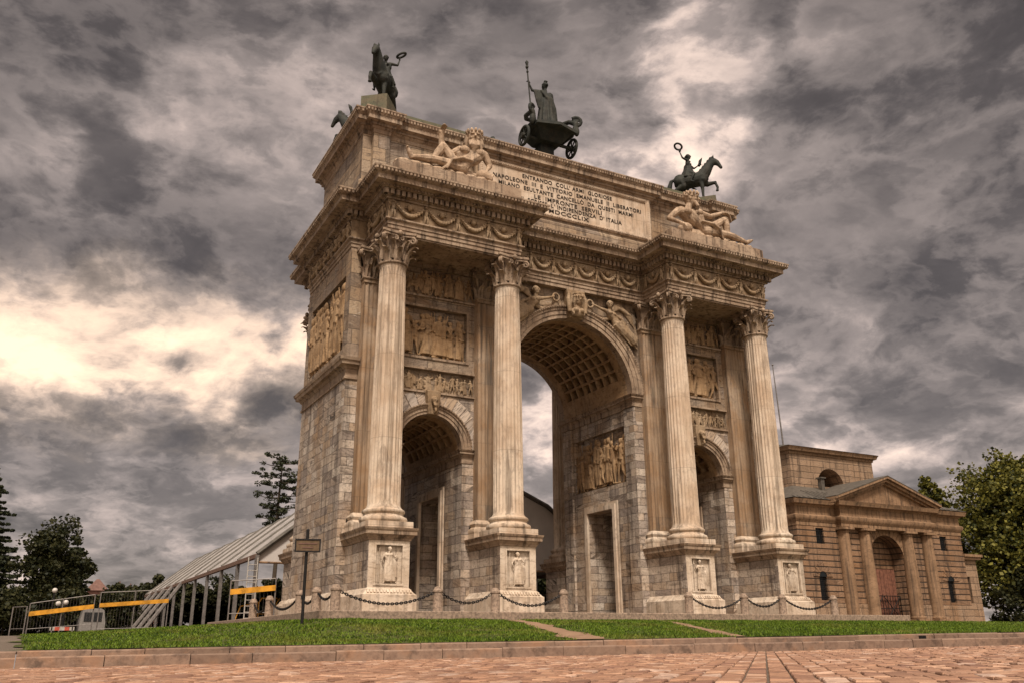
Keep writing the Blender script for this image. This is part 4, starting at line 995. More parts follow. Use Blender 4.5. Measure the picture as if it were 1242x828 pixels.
finish(t, t.mix(.4, t.ramp(n1, [(.3,(.10,.078,.06)),(.7,(.16,.125,.1))]), t.ramp(n2, [(.3,(.06,.05,.04)),(.7,(.2,.16,.12))])), .9, n2, .02); MAT['earth'] = mt
mt, t = newmat('lawn soil'); g = t.n('ShaderNodeNewGeometry'); n1 = t.noise(g.outputs['Position'], .5, 6, .65); n2 = t.noise(g.outputs['Position'], 14, 8, .75)
finish(t, t.mix(t.ss(n2, .4, .7), t.ramp(n1, [(.35,(.018,.035,.005)),(.65,(.05,.07,.012))]), (.13,.125,.03)), .9, n2, .04); MAT['lawn'] = mt
mt, t = newmat('trodden path'); g = t.n('ShaderNodeNewGeometry'); n2 = t.noise(g.outputs['Position'], 3, 8, .7)
finish(t, t.ramp(n2, [(.3,(.17,.105,.065)),(.7,(.33,.215,.14))]), .9, n2, .02); MAT['path'] = mt
mt, t = newmat('pink paving setts'); g = t.n('ShaderNodeNewGeometry'); n2 = t.noise(g.outputs['Position'], 9, 9, .7); n1 = t.noise(g.outputs['Position'], .6, 4, .6)
c = t.ramp(g.outputs['Random Per Island'], [(0,(.19,.10,.07)),(.3,(.38,.215,.135)),(.6,(.28,.155,.10)),(.85,(.47,.29,.19)),(1,(.49,.355,.28))])
c = t.mix(t.m('MULTIPLY', t.ss(n2, .45, .7), .7), c, (.13,.075,.055)); c = t.mix(t.m('MULTIPLY', t.ss(n1, .48, .66), .5), c, (.2,.115,.08))
finish(t, c, .62, n2, .012); MAT['sett'] = mt
mt, t = newmat('kerb stone'); g = t.n('ShaderNodeNewGeometry'); n2 = t.noise(g.outputs['Position'], 6, 9, .72); n1 = t.noise(g.outputs['Position'], 1.2, 5, .6)
c = t.ramp(g.outputs['Random Per Island'], [(0,(.17,.115,.083)),(.5,(.27,.185,.135)),(1,(.21,.145,.108))]); c = t.mix(t.m('MULTIPLY', t.ss(n2, .42, .7), .65), c, (.12,.075,.055)); n3 = t.noise(g.outputs['Position'], 2.6, 8, .7); c = t.mix(t.m('MULTIPLY', t.ss(n3, .5, .66), .65), c, (.055,.038,.03)); c = t.mix(t.m('MULTIPLY', t.ss(n1, .54, .7), .5), c, (.33,.18,.1))
finish(t, c, .75, n2, .015); MAT['kerb'] = mt
# terrain sheet
xs = [-400,-200,-120,-80] + [-60+i for i in range(0,151)] + [120,170,260,420]
m = M(); ts = [0,.06,.12,.2,.3,.4,.5,.6,.7,.8,.9,1.0]; ext = [1,3,8,20,45,90,160,400]
vs = []
for x in xs:
    y0 = ky(x)+TR+.2; y1 = max(ay(x), y0+3)
    for q in ts: y = y0+(y1-y0)*q; vs.append((x,y,tz(x,y) if q > 0 else tz(x,y)-.05))
    for e in ext: vs.append((x,y1+e,gz(x)-.03))
nr = len(ts)+len(ext); m.add(vs, [(i*nr+j,(i+1)*nr+j,(i+1)*nr+j+1,i*nr+j+1) for i in range(len(xs)-1) for j in range(nr-1)])
tag(m.build('ground', MAT['earth'], None, 60), kind='structure')
# lawn sheet
LX0 = -20.9
m = M(); vs = []; xs2 = [LX0 + .4*i for i in range(int((70-LX0)/.4))]
for x in xs2:
    y0 = ky(x)+TR+.4; y1 = ay(x) + (3.0 if x < -13.2 else 0)
    for j in range(15): y = y0+(y1-y0)*j/14; xj = x + (.28*sin(2.3*y)+.17*sin(5.1*y+1) if x < LX0+.1 else 0); vs.append((xj,y,tz(xj,y)+.02))
m.add(vs, [(i*15+j,(i+1)*15+j,(i+1)*15+j+1,i*15+j+1) for i in range(len(xs2)-1) for j in range(14)])
tag(m.build('lawn', MAT['lawn'], None, 60), kind='structure')
# two trodden paths across the lawn: (start, end, half widths)
PATHS = [((-6.6,-1.35),(-10.6,-12.9),.24,.42),((-.6,-1.35),(-7.2,-13.3),.12,.2)]
def pathdist(x, y):
    best = 9
    for (a, b, w0, w1) in PATHS:
        ax, ay_ = a; dx, dy = b[0]-ax, b[1]-ay_; t = max(0, min(1, ((x-ax)*dx+(y-ay_)*dy)/(dx*dx+dy*dy)))
        best = min(best, hypot(x-ax-t*dx, y-ay_-t*dy) - (w0+(w1-w0)*t))
    return best
for (a, b, w0, w1) in PATHS:
    m = M(); d = (V(b)-V(a)).normalized(); n = V((-d.y,d.x)); vs = []
    for i in range(41):
        t = i/40; c = V(a).lerp(V(b), t); w = w0+(w1-w0)*t
        for j in range(5):
            q = c + n*((j/2-1)*w*(1+.3*sin(17*t+2*j)+.2*sin(41*t+j))); q.y = max(q.y, ky(q.x)+TR+.46); vs.append((q.x,q.y,tz(q.x,q.y)+.034))
    m.add(vs, [(i*5+j,i*5+j+1,(i+1)*5+j+1,(i+1)*5+j) for i in range(40) for j in range(4)])
    tag(m.build('path', MAT['path'], None, 60), kind='structure')
# grass blades
rng = np.random.default_rng(5); NB = 190000
bx = np.concatenate([rng.uniform(LX0, 10, int(NB*.75)), rng.uniform(10, 60, NB-int(NB*.75))]); bt = rng.uniform(0,1,NB)**1.15
V4 = np.zeros((NB,3,3)); keep = np.zeros(NB,bool)
kyt = {}
for i in range(NB):
    x = float(bx[i]); key = round(x,1)
    if key not in kyt: kyt[key] = (ky(key)+TR+.44, ay(key)+(3.0 if key < -13.2 else 0))
    y0, y1 = kyt[key]; y = y0+(y1-y0)*float(bt[i])
    if pathdist(x, y) < .02+rng.uniform(-.12,.12): continue
    dn = .5+.5*sin(1.7*x+.9*y+2*sin(.7*y-.4*x))*cos(.8*x-1.9*y)
    if rng.random() > .28+.9*dn or x < LX0+.3+.3*sin(2.3*y)+.2*rng.normal(): continue
    keep[i] = True; z = tz(x,y)+.018; a = float(rng.uniform(0,2*pi)); h = float(rng.uniform(.02,.055)+.045*dn*rng.random()); w = .013 + .0009*max(0,y+12); ca, sa = cos(a)*w, sin(a)*w
    lx, ly = float(rng.normal(0,.03)), float(rng.normal(0,.03))
    V4[i] = ((x-ca,y-sa,z),(x+ca,y+sa,z),(x+lx,y+ly,z+h))
V4 = V4[keep]; n = len(V4); me = bpy.data.meshes.new('grass'); me.vertices.add(n*3); me.vertices.foreach_set('co', V4.reshape(-1)); me.loops.add(n*3); me.loops.foreach_set('vertex_index', np.arange(n*3, dtype=np.int32))
me.polygons.add(n); me.polygons.foreach_set('loop_start', np.arange(0,n*3,3,dtype=np.int32)); me.update(calc_edges=True); me.validate()
tag(obj('grass', me, MAT['grass']), 'short green grass on the sloping lawn in front of the arch', 'grass', kind='stuff')
# steps of kerb stones
def steps(name, y_off, y_depth, z_off, h, seed):
    rnd = random.Random(seed); m = M(); x = -60.0
    while x < 60:
        L = rnd.uniform(.75,1.5) if x > -24 and x < 12 else 3.0; e = .008
        ya, yb = ky(x)+y_off, ky(x+L)+y_off; j = rnd.uniform(-.012,.012); zj = rnd.uniform(-.008,.008); z0a, z0b = pz(x,ky(x))+z_off, pz(x+L,ky(x+L))+z_off; b = .022
        A = [(x+e,ya+j,z0a-.1),(x+L-e,yb+j,z0b-.1),(x+L-e,yb+j,z0b+h-b+zj),(x+e,ya+j,z0a+h-b+zj)]
        Bv = [(x+e,ya+j+b,z0a+h+zj),(x+L-e,yb+j+b,z0b+h+zj),(x+L-e,yb+y_depth,z0b+h+zj),(x+e,ya+y_depth,z0a+h+zj)]
        C = [(x+e,ya+y_depth,z0a-.1),(x+L-e,yb+y_depth,z0b-.1)]
        m.add(A+Bv+C, [(0,1,2,3),(3,2,5,4),(4,5,6,7),(0,3,4,7,8),(1,9,6,5,2)])
        x += L
    return tag(m.build(name, MAT['kerb'], None, None), kind='structure')
steps('kerb', 0, TR+.05, 0, .18, 3); steps('kerb', TR, .46, .18, .105, 4)
m = M(); x = -2.35; y = ky(x)+TR; z = kz(x)
m.box(x-.11,x+.11,y-.012,y+.02,z-.1,z-.03)
for i in range(4): m.box(x-.09+.05*i,x-.075+.05*i,y-.02,y-.012,z-.095,z-.035)
tag(m.build('drain_grate', MAT['darkiron']), 'small dark drain hole in the face of the upper kerb step', 'drain grate')
# paving setts laid in rows
az = radians(43.3); dr = V((sin(az),cos(az))); pr = V((dr.y,-dr.x)); m = M(); rnd = random.Random(9)
w = .165; cam = V((-21.06,-28.48))
def sett(o, a0, a1, w):
    g = .009; zz = rnd.uniform(-.007,.007); tl = rnd.uniform(-.005,.005); ts_ = rnd.uniform(-.005,.005); b = .012
    P = []
    for (s, q) in ((a0+g,g),(a1-g,g),(a1-g,w-g),(a0+g,w-g)): c = o + dr*s + pr*q; P.append(c)
    ctr = sum(P, V((0,0)))/4
    if ctr.y > ky(ctr.x)+.03: return
    zs = [pz(c.x,c.y)+zz+(tl if i in (1,2) else -tl)+(ts_ if i > 1 else -ts_) for i, c in enumerate(P)]
    bot = [(c.x,c.y,z-.05) for c, z in zip(P,zs)]; mid = [(c.x,c.y,z-b*.8) for c, z in zip(P,zs)]; top = [((c+(ctr-c).normalized()*b).x,(c+(ctr-c).normalized()*b).y,z) for c, z in zip(P,zs)]
    m.add(bot+mid+top, [(i,(i+1)%4,(i+1)%4+4,i+4) for i in range(4)]+[(i+4,(i+1)%4+4,(i+1)%4+8,i+8) for i in range(4)]+[(8,9,10,11)])
for i in range(-170, 170):
    o = cam + pr*(i*w); s = 1.5; s += rnd.uniform(0,.3)
    lim = 34
    while s < lim:
        L = rnd.uniform(.17,.33); c = o + dr*s
        v = c-cam; d = v.length; az_c = math.degrees(atan2(v.x,v.y))
        if -14 < az_c < 72 and 2.2 < d < 34: sett(o, s, s+L, w)
        s += L
tag(m.build('paving', MAT['sett']), kind='structure')
m = M(); vs = []
xs3 = [-120,-80,-60,-50,-45]+[-42+2*i for i in range(45)]+[55,65,80,100,140]
for x in xs3:
    for q in (0,.25,.5,.75,1.0): y = ky(x)+.1 + q*(-75-ky(x)); vs.append((x,y,pz(x,y)-.022))
m.add(vs, [(i*5+j,i*5+j+1,(i+1)*5+j+1,(i+1)*5+j) for i in range(len(xs3)-1) for j in range(4)])
tag(m.build('paving_bed', MAT['earth'], None, 60), kind='structure')
# stone apron round the arch
m = M(); ap2 = [(-13.1,AY),(13.1,AY),(13.1,2*YM-AY),(-13.1,2*YM-AY)]
m.sweep(ap2, [(.0,-.7),(0,-.12),(-.02,-.1)], top=True); tag(m.build('apron', MAT['granite'], None), kind='structure')
# ------------------------------------------------------------------ toll house on the right
th = thing('toll_house', 'rusticated tan stone gatehouse with a pediment and four columns right of the arch', 'building', (35.65,25,-.1))
CX, CY = 35.65, 18.0; HWD = 8.9; ZB, ZE = -.45, 6.95
m = M(); lowm = M()
def fc(p): return (CX + p[0], CY - p[1], p[2])
wn = [(-7.1,-6.3,5.4,6.5,.3,True),(6.3,7.1,5.4,6.5,.3,True),(-7.25,-6.5,1.5,3.1,.3,True),(6.5,7.25,1.5,3.1,.3,True)]
def fcl(p): return fc(p)
wallgrid(m, fc, -HWD, -2.2, 1.3, ZE, [w for w in wn if w[0] < 0]); wallgrid(m, fc, 2.2, HWD, 1.3, ZE, [w for w in wn if w[0] > 0])
archface(m, fc, 0, 2.2, 1.88, 4.4, ZE, 30)
for s in (-1, 1):
    m.quad(fc((s*1.88,0,1.3)),fc((s*2.2,0,1.3)),fc((s*2.2,0,4.4)),fc((s*1.88,0,4.4)))
    lowm = M(); lowm.quad(fc((s*1.88,.06,ZB)),fc((s*(HWD+.06),.06,ZB)),fc((s*(HWD+.06),.06,1.25)),fc((s*1.88,.06,1.25)))
    lowm.quad(fc((s*1.88,.06,1.25)),fc((s*(HWD+.06),.06,1.25)),fc((s*(HWD),-.02,1.3)),fc((s*1.88,-.02,1.3)))
    m.quad(fc((s*1.88,.06,ZB)),fc((s*1.88,.06,4.4)),fc((s*1.88,-1.15,4.4)),fc((s*1.88,-1.15,ZB)))
    x = CX+s*HWD; m.quad((x,CY,ZB),(x,CY+14,ZB),(x,CY+14,ZE),(x,CY,ZE))
    lowm.quad((x+s*.06,CY-.06,ZB),(x+s*.06,CY+14,ZB),(x+s*.06,CY+14,1.28),(x+s*.06,CY-.06,1.28)); lowm.build('base_wall', MAT['casello_low'], th)
m.quad((CX-HWD,CY+14,ZB),(CX+HWD,CY+14,ZB),(CX+HWD,CY+14,ZE),(CX-HWD,CY+14,ZE))
n = 30
for i in range(n):
    a, b = pi*i/n, pi*(i+1)/n; P = lambda a, d: fc((-1.88*cos(a), d, 4.4+1.88*sin(a))); m.quad(P(a,0),P(b,0),P(b,-1.15),P(a,-1.15))
m.quad(fc((-1.9,-1.15,3.95)),fc((1.9,-1.15,3.95)),fc((1.9,-1.15,6.4)),fc((-1.9,-1.15,6.4)))
m.build('wall', MAT['casello'], th); 
# voussoirs, arch tops of the small windows, sills
v = M()
for i in range(17):
    a0, a1 = pi*(i+.06)/17, pi*(i+.94)/17; r0, r1 = 1.88, 2.62
    v.prism([fc((-r*cos(a), -.002, 4.4+r*sin(a))) for r, a in ((r0,a0),(r0,a1),(r1,a1),(r1,a0))], (0,-.05,0))
v.build('voussoirs', MAT['casello_trim'], th)
for s in (-1, 1):
    v = M()
    for i in range(9):
        a0, a1 = pi*(i+.08)/9, pi*(i+.92)/9; xc, zc = s*6.875, 3.1
        v.prism([fc((xc-r*cos(a), -.002, zc+r*sin(a))) for r, a in ((.375,a0),(.375,a1),(.95,a1),(.95,a0))], (0,-.06,0))
    v.build('voussoirs', MAT['casello'], th)
for k, (a, b, c, d, q, _) in enumerate(wn):
    w = M(); w.box(CX+a+.02,CX+b-.02,CY+.2,CY+.22,c,d); o = w.build('window', MAT['glassdark'], th)
    if c < 2:
        w2 = M(); cx = CX+(a+b)/2; w2.prism([(cx-.375*cos(pi*i/12), CY-.012, d+.375*sin(pi*i/12)) for i in range(13)], (0,.0095,0)); w2.build('fanlight', MAT['glassdark'], o)
    g = M()
    for i in range(5): x = CX+a+.08+(b-a-.16)*i/4; g.box(x-.015,x+.015,CY+.05,CY+.08,c,d)
    for i in range(3): z = c+(d-c)*(i+.5)/3; g.box(CX+a,CX+b,CY+.055,CY+.075,z-.015,z+.015)
    g.build('window_bars', MAT['darkiron'], o)
# entablature and cornice all round
hp = [(CX-HWD,CY),(CX-4.95,CY),(CX-4.95,CY-.5),(CX+4.95,CY-.5),(CX+4.95,CY),(CX+HWD,CY),(CX+HWD,CY+14),(CX-HWD,CY+14)]
e = M(); e.sweep(hp, [(.0,6.62),(.04,6.64),(.04,6.9),(.08,6.92),(.1,6.98),(.16,7.05),(.22,7.2),(.22,7.34),(.12,7.4),(.03,7.44),(.03,7.98),(.1,8.02),(.16,8.1),(.42,8.16),(.46,8.3),(.52,8.46),(-.4,8.52)], bottom=True)
e.build('cornice', MAT['casello_trim'], th, 35)
# pediment
p = M(); z0, zt, hw = 8.5, 10.45, 5.75
p.prism([(CX-hw+.6,CY-.48,z0),(CX+hw-.6,CY-.48,z0),(CX,CY-.48,zt-.42)], (0,2,0))
for s in (-1, 1):
    for (a, b, y) in ((0,.2,CY-1.08),(.2,.42,CY-.9),(.42,.6,CY-.7)):
        p.prism([(CX+s*hw,y,z0-.02-a*.1+.28-a),(CX,y,zt+.18-a),(CX,y,zt+.18-b),(CX+s*hw,y,z0+.28-b-.02)], (0,CY+2-y,0))
p.build('pediment', MAT['casello_trim'], th)
# columns
c = M(); c.lathe([(.56,0),(.58,.04),(.58,.12),(.53,.16)],22,(0,0,.28),False); c.lathe([(.5,0),(.5,2.0),(.47,4.0),(.43,5.82),(.46,5.84),(.46,5.92),(.43,5.95),(.43,6.08),(.5,6.14),(.56,6.24)],22,(0,0,.42),False); c.box(-.62,.62,-.62,.62,-.45,.28); c.box(-.6,.6,-.6,.6,6.66-.2+.0,6.62)
cm = c.mesh('portico_column', 40)
for x in (31.15,33.35,37.95,40.2): obj('portico_column', cm, MAT['casello_trim'], th, (x,CY-.12,0))
# gate
d = M(); y = CY+1.1
for i in range(9): x = CX-1.86+3.72*i/9; d.box(x+.02,x+3.72/9-.02,y-.05,y,ZB,3.9)
gt = d.build('gate', plain('dark red-brown gate wood', (.16,.07,.045), .7, .4, 6), th)
d = M(); yy = CY+.8
for i in range(14): x = CX-1.84+3.68*i/13; d.box(x-.018,x+.018,yy,yy+.03,ZB,1.95)
for z in (.05,1.0,1.9): d.box(CX-1.86,CX+1.86,yy-.01,yy+.04,z,z+.06)
for s in (-1,1):
    for x0 in (-1.8,0.05): d.tube([(CX+x0,yy,.1 if s>0 else 1.9),(CX+x0+1.75,yy,1.9 if s>0 else .1)],.03,6)
d.build('iron_barrier', MAT['darkiron'], th)
# roofs and upper block
UX0, UX1, UY0, UY1 = CX-4.75, CX+4.6, 22.0, 30.0
r = M(); r.add([(CX-HWD-.55,CY-.55,8.52),(CX+HWD+.55,CY-.55,8.52),(CX+HWD+.55,CY+14.5,8.52),(CX-HWD-.55,CY+14.5,8.52),(UX0,UY0,10.3),(UX1,UY0,10.3),(UX1,UY1,10.3),(UX0,UY1,10.3)],[(0,1,5,4),(1,2,6,5),(2,3,7,6),(3,0,4,7)])
for i in range(34):
    x = CX-HWD-.4+i*.54; k = (x-(CX-HWD-.55))/(2*HWD+1.1); r.tube([(x,CY-.5,8.56),(x,CY-.5+(2.0 if 4<i<29 else .3),8.56+(.9 if 4<i<29 else .12))],.03,5)
r.prism([(CX-hw,CY-1.1,8.8),(CX,CY-1.1,10.66),(CX+hw,CY-1.1,8.8),(CX+hw,CY-1.1,8.74),(CX,CY-1.1,10.6),(CX-hw,CY-1.1,8.74)],(0,5.1,0))
r.build('roof', MAT['slate'], th)
u = M(); ZU = 13.15
def fu(p): return (p[0], UY0-p[1], p[2])
def fub(p): return (p[0], UY1+p[1], p[2])
for f in (fu, fub):
    archface(u, f, CX-.5, 1.5, 1.5, 10.45, ZU, 24)
    wallgrid(u, f, UX0, CX-2.0, 8.6, ZU); wallgrid(u, f, CX+1.0, UX1, 8.6, ZU); wallgrid(u, f, CX-2.0, CX+1.0, 8.6, 10.45)
for i in range(24):
    a, b = pi*i/24, pi*(i+1)/24; P = lambda a, y: (CX-.5-1.5*cos(a), y, 10.45+1.5*sin(a)); u.quad(P(a,UY0),P(b,UY0),P(b,UY1),P(a,UY1))
u.quad((CX-2,UY0,10.45),(CX+1,UY0,10.45),(CX+1,UY1,10.45),(CX-2,UY1,10.45))
for x in (UX0, UX1): u.quad((x,UY0,8.6),(x,UY1,8.6),(x,UY1,ZU),(x,UY0,ZU))
ub = u.build('upper_block', MAT['casello_low'], th)
u = M(); u.sweep([(UX0,UY0),(UX1,UY0),(UX1,UY1),(UX0,UY1)],[(0,12.85),(.08,12.9),(.1,13.05),(.3,13.12),(.36,13.3),(.45,13.42),(-.3,13.44)]); u.build('cornice', MAT['casello_trim'], ub, 35)
u = M(); u.frust((UX0-.46,UX1+.46,UY0-.46,UY1+.46,13.44),(UX0+2.5,UX1-2.5,UY0+3.9,UY1-3.9,14.5)); u.build('roof', MAT['slate'], ub)
u = M(); u.box(CX-2.55,CX-2.2,UY0-.9,UY0-.55,9.6,10.9); u.box(CX-2.65,CX-2.1,UY0-1.0,UY0-.45,10.9,11.0); u.build('chimney', MAT['slate'], th)
# low wing
u = M(); x0, x1, y0 = CX+HWD+.06, CX+HWD+1.85, CY+.35
wallgrid(u, lambda p: (p[0], y0-p[1], p[2]), x0, x1, ZB, 4.85, [(x0+.25,x0+.75,1.5,3.5,.3,True)])
u.quad((x1,y0,ZB),(x1,y0+9,ZB),(x1,y0+9,4.85),(x1,y0,4.85)); w = u.build('side_wing', MAT['casello_low'], th)
u = M(); u.box(x0+.005,x1+.3,y0-.3,y0+9.3,4.85,5.05); u.box(x0+.005,x1+.42,y0-.42,y0+9.4,5.05,5.25); u.build('cornice', MAT['casello_trim'], w)
# flag pole on the upper roof
m = M(); m.tube([(31.6,23.2,13.6),(31.5,23.2,16.5),(31.35,23.2,20.5)],[.07,.055,.035],8); m.ball((31.35,23.2,20.55),.08,8,6); m.box(31.45,31.75,23.05,23.35,13.3,13.75)
tag(m.build('flagpole', MAT['steel'], None, 60), 'thin bare pole rising above the roof of the stone gatehouse', 'pole')

# ------------------------------------------------------------------ tent behind the arch
MAT['rust'] = plain('rusty eave beam',(.16,.10,.075),.8)
tn = thing('marquee_tent', 'long white-roofed event tent with steel posts standing behind the arch', 'tent', (-.6,17,-.3))
TP = [(-11.06,3.1),(-6.9,6.45),(-.6,9.1),(5.7,6.45),(9.86,3.1)]; TY0, TY1 = 17.0, 61.5; NBAY = 10; BL = (TY1-TY0)/NBAY
for j in range(NBAY):
    m = M(); ya, yb = TY0+BL*j+.09, TY0+BL*(j+1)-.09
    for (a, b) in zip(TP, TP[1:]):
        nn = V((-(b[1]-a[1]),0,b[0]-a[0])).normalized()*.06; q = 8
        for i in range(q):
            A = V((a[0]+(b[0]-a[0])*i/q,0,a[1]+(b[1]-a[1])*i/q)); B = V((a[0]+(b[0]-a[0])*(i+1)/q,0,a[1]+(b[1]-a[1])*(i+1)/q)); m.add([(A.x,ya,A.z),(B.x,ya,B.z),(B.x,yb,B.z),(A.x,yb,A.z),(A.x+nn.x,ya,A.z+nn.z),(B.x+nn.x,ya,B.z+nn.z),(B.x+nn.x,yb,B.z+nn.z),(A.x+nn.x,yb,A.z+nn.z)],[(0,1,2,3),(4,5,6,7),(0,1,5,4),(1,2,6,5),(2,3,7,6),(3,0,4,7)])
    m.build('roof_panel', MAT['white_metal'], tn)
for j in range(NBAY+1):
    y = TY0+BL*j; m = M()
    for (a, b) in zip(TP, TP[1:]): m.tube([(a[0],y,a[1]+.05),(b[0],y,b[1]+.05)],.13,6)
    m.build('rafter', MAT['slate'], tn)
    for x in (TP[0][0], TP[-1][0]):
        m = M(); m.box(x-.09,x+.09,y-.09,y+.09,-.7,3.1); m.box(x-.18,x+.18,y-.18,y+.18,-.7,-.12); m.build('post', MAT['steel'], tn)
for x in (TP[0][0], TP[-1][0]):
    m = M(); m.box(x-.1,x+.1,TY0,TY1,2.95,3.15); m.build('eave_beam', MAT['rust'], tn)
m = M(); gz0 = 2.75
m.prism([(TP[0][0]+.1,TY0+.12,gz0),(TP[0][0]+.1,TY0+.12,TP[0][1]+.02)]+[(x,TY0+.12,z-.06) for x, z in TP[1:4]]+[(TP[4][0]-.1,TY0+.12,TP[4][1]+.02),(TP[4][0]-.1,TY0+.12,gz0)],(0,.1,0))
m.build('gable_wall', MAT['tentgrey'], tn)
m = M(); m.tube([(TP[0][0]+.1+20.7*i/20,TY0+.05,2.75-.25*(1-abs(i/10-1))*0) for i in range(21)],.06,6); m.build('gable_rail', MAT['casello_trim'], tn)
for i, y in enumerate((39,43.3,47.6,52,56)):
    m = M(); m.tube([(-11.1,y+1.2,3.05),(-13.9,y-1.2,-.7)],.14,6); m.build('strut', MAT['steel'], tn)
# ladder leaning on the tent
m = M(); lx = -11.6
for q in (0,.5): m.tube([(lx+q*.9,16.3,-.4),(lx+q*.9+.1,16.8,2.95)],.028,6)
for i in range(11): z = -.2+.28*i; f = (z+.4)/3.35; m.tube([(lx+.1*f,16.3+.5*f,z),(lx+.45+.1*f,16.3+.5*f,z)],.02,5)
tag(m.build('ladder', MAT['whitepaint'], None), 'pale ladder leaning on the corner of the white tent', 'ladder')

# ------------------------------------------------------------------ site fences with yellow boards
def fence(a, b, zt, board, label, n=2, mesh=True, zb=-.7):
    r = thing('site_fence', label, 'fence', (a[0],a[1],zb), 'site fences with yellow boards')
    a, b = V(a), V(b)
    for i in range(n+1):
        p = a.lerp(b, i/n); z1 = zt[0]+(zt[1]-zt[0])*i/n; m = M(); m.tube([(p.x,p.y,zb),(p.x,p.y,z1)],.035,7); m.box(p.x-.2,p.x+.2,p.y-.1,p.y+.1,zb,zb+.12); m.build('post', MAT['steel'], r)
    m = M(); m.tube([(a.x,a.y,zt[0]-.02),(b.x,b.y,zt[1]-.02)],.025,6); m.tube([(a.x,a.y,zb+.5),(b.x,b.y,zb+.5+(zt[1]-zt[0])*.5)],.02,6)
    if mesh:
        k = int((b-a).length/.16)
        for i in range(1,k):
            p = a.lerp(b, i/k); z1 = zt[0]+(zt[1]-zt[0])*i/k; m.tube([(p.x,p.y,zb+.4),(p.x,p.y,z1)],.004,4)
    m.build('mesh_panel', MAT['steel'], r)
    if board:
        d = (b-a).normalized(); nn = V((d.y,-d.x)); z0, z1, h = board; m = M()
        A = a+nn*.06; B = b+nn*.06; m.prism([(A.x,A.y,z0),(B.x,B.y,z1),(B.x,B.y,z1+h),(A.x,A.y,z0+h)], (nn.x*.04,nn.y*.04,0)); m.build('yellow_board', MAT['yellow'], r)
fence((-20.56,31.5),(-17.2,31.4),(1.23,1.77),(.5,.95,.25),'steel site fence with a yellow board at the far left, before the leafy tree')
fence((-16.9,31.4),(-13.1,31.0),(1.9,2.1),(1.02,1.32,.23),'steel site fence with a yellow board before the slanting struts of the tent',2)
fence((-12.9,13.4),(-11.0,13.0),(1.62,1.75),(1.0,1.2,.24),'short fence with a yellow board beside the ladder at the tent corner',1,True,-.3)
fence((.5,19.5),(9.0,19.5),(1.6,1.6),(.55,.55,.28),'fence with a yellow board under the grey tent gable, behind the central arch',3,True,-.1)
fence((-21.4,31.0),(-20.7,31.3),(1.0,1.05),None,'narrow barred steel barrier at the left end of the lawn',1)
# site clutter
m = M()
for i in range(2): x = -9.2+i*1.0; m.tube([(x,24,-.3),(x,24,1.1),(x+.15,24,1.35)],.045,6)
m.tube([(-9.05,24,1.35),(-8.2,24,1.35)],.045,6); m.tube([(-9.2,24,.5),(-8.2,24,.5)],.03,6); m.tube([(-9.2,24,1.1),(-10.2,24,.9),(-10.6,24,-.3)],.04,6)
tag(m.build('hoop_barrier', MAT['yellow'], None, 60), 'yellow tube hoop barrier between the tent posts', 'barrier')
def globe_lamp(x, y, z, label):
    r = thing('globe_lamp', label, 'street lamp', (x,y,-.7), 'globe lamps by the site fence'); m = M(); m.tube([(x,y,-.7),(x,y,z-.12)],.045,7); m.lathe([(.12,0),(.1,.1),(.05,.25)],10,(x,y,-.7)); m.build('pole', MAT['darkiron'], r, 50)
    m = M(); m.ball((x,y,z),.15,14,10); m.build('globe', MAT['globe'], r, 180)
globe_lamp(-19.08,32.6,1.26,'white globe lamp, lower left one of the cluster by the far left fence')
globe_lamp(-18.68,32.6,1.33,'white globe lamp, lower right one of the cluster by the far left fence')
globe_lamp(-19.35,33.4,2.05,'highest white globe lamp behind the far left fence')
# white van, seen from behind
MAT['vangrey'] = plain('grey van paint', (.2,.19,.18), .4, .15)
vn = thing('parked_van', 'small pale grey van parked beyond the lawn left of the tent', 'van', (-16.25,47,-.65)); m = M(); b = -.65
m.prism([(-17.1,45.5,b+.35),(-15.4,45.5,b+.35),(-15.38,45.5,b+1.1),(-15.55,45.5,b+1.95),(-15.75,45.5,b+2.08),(-16.75,45.5,b+2.08),(-16.95,45.5,b+1.95),(-17.12,45.5,b+1.1)], (0,3.6,0)); m.build('body', MAT['vangrey'], vn)
m = M(); m.box(-16.85,-16.29,45.47,45.49,b+1.15,b+1.8); m.box(-16.21,-15.65,45.47,45.49,b+1.15,b+1.8); m.build('window', MAT['glassdark'], vn)
for x in (-16.95,-15.6):
    m = M(); m.tube([(x-.1,46.2,b+.32),(x+.1,46.2,b+.32)],.32,16); m.build('wheel', MAT['darkiron'], vn, 50)
# red and white barrier
m = M(); rw = [M(), M()]
for i in range(5): x = -19.5+.24*i; rw[i%2].box(x,x+.24,27.0,27.06,-.33,-.15)
bt_ = thing('plank_barrier', 'low red and white plank barrier behind the left fence', 'barrier', (-18.4,27,-.65)); rw[0].build('white_plank', MAT['whitepaint'], bt_); rw[1].build('red_plank', plain('red paint',(.4,.08,.05)), bt_)
for x in (-19.4,-18.4): m.box(x-.03,x+.03,27.0,27.08,-.75,-.14)
m.build('legs', MAT['steel'], bt_)

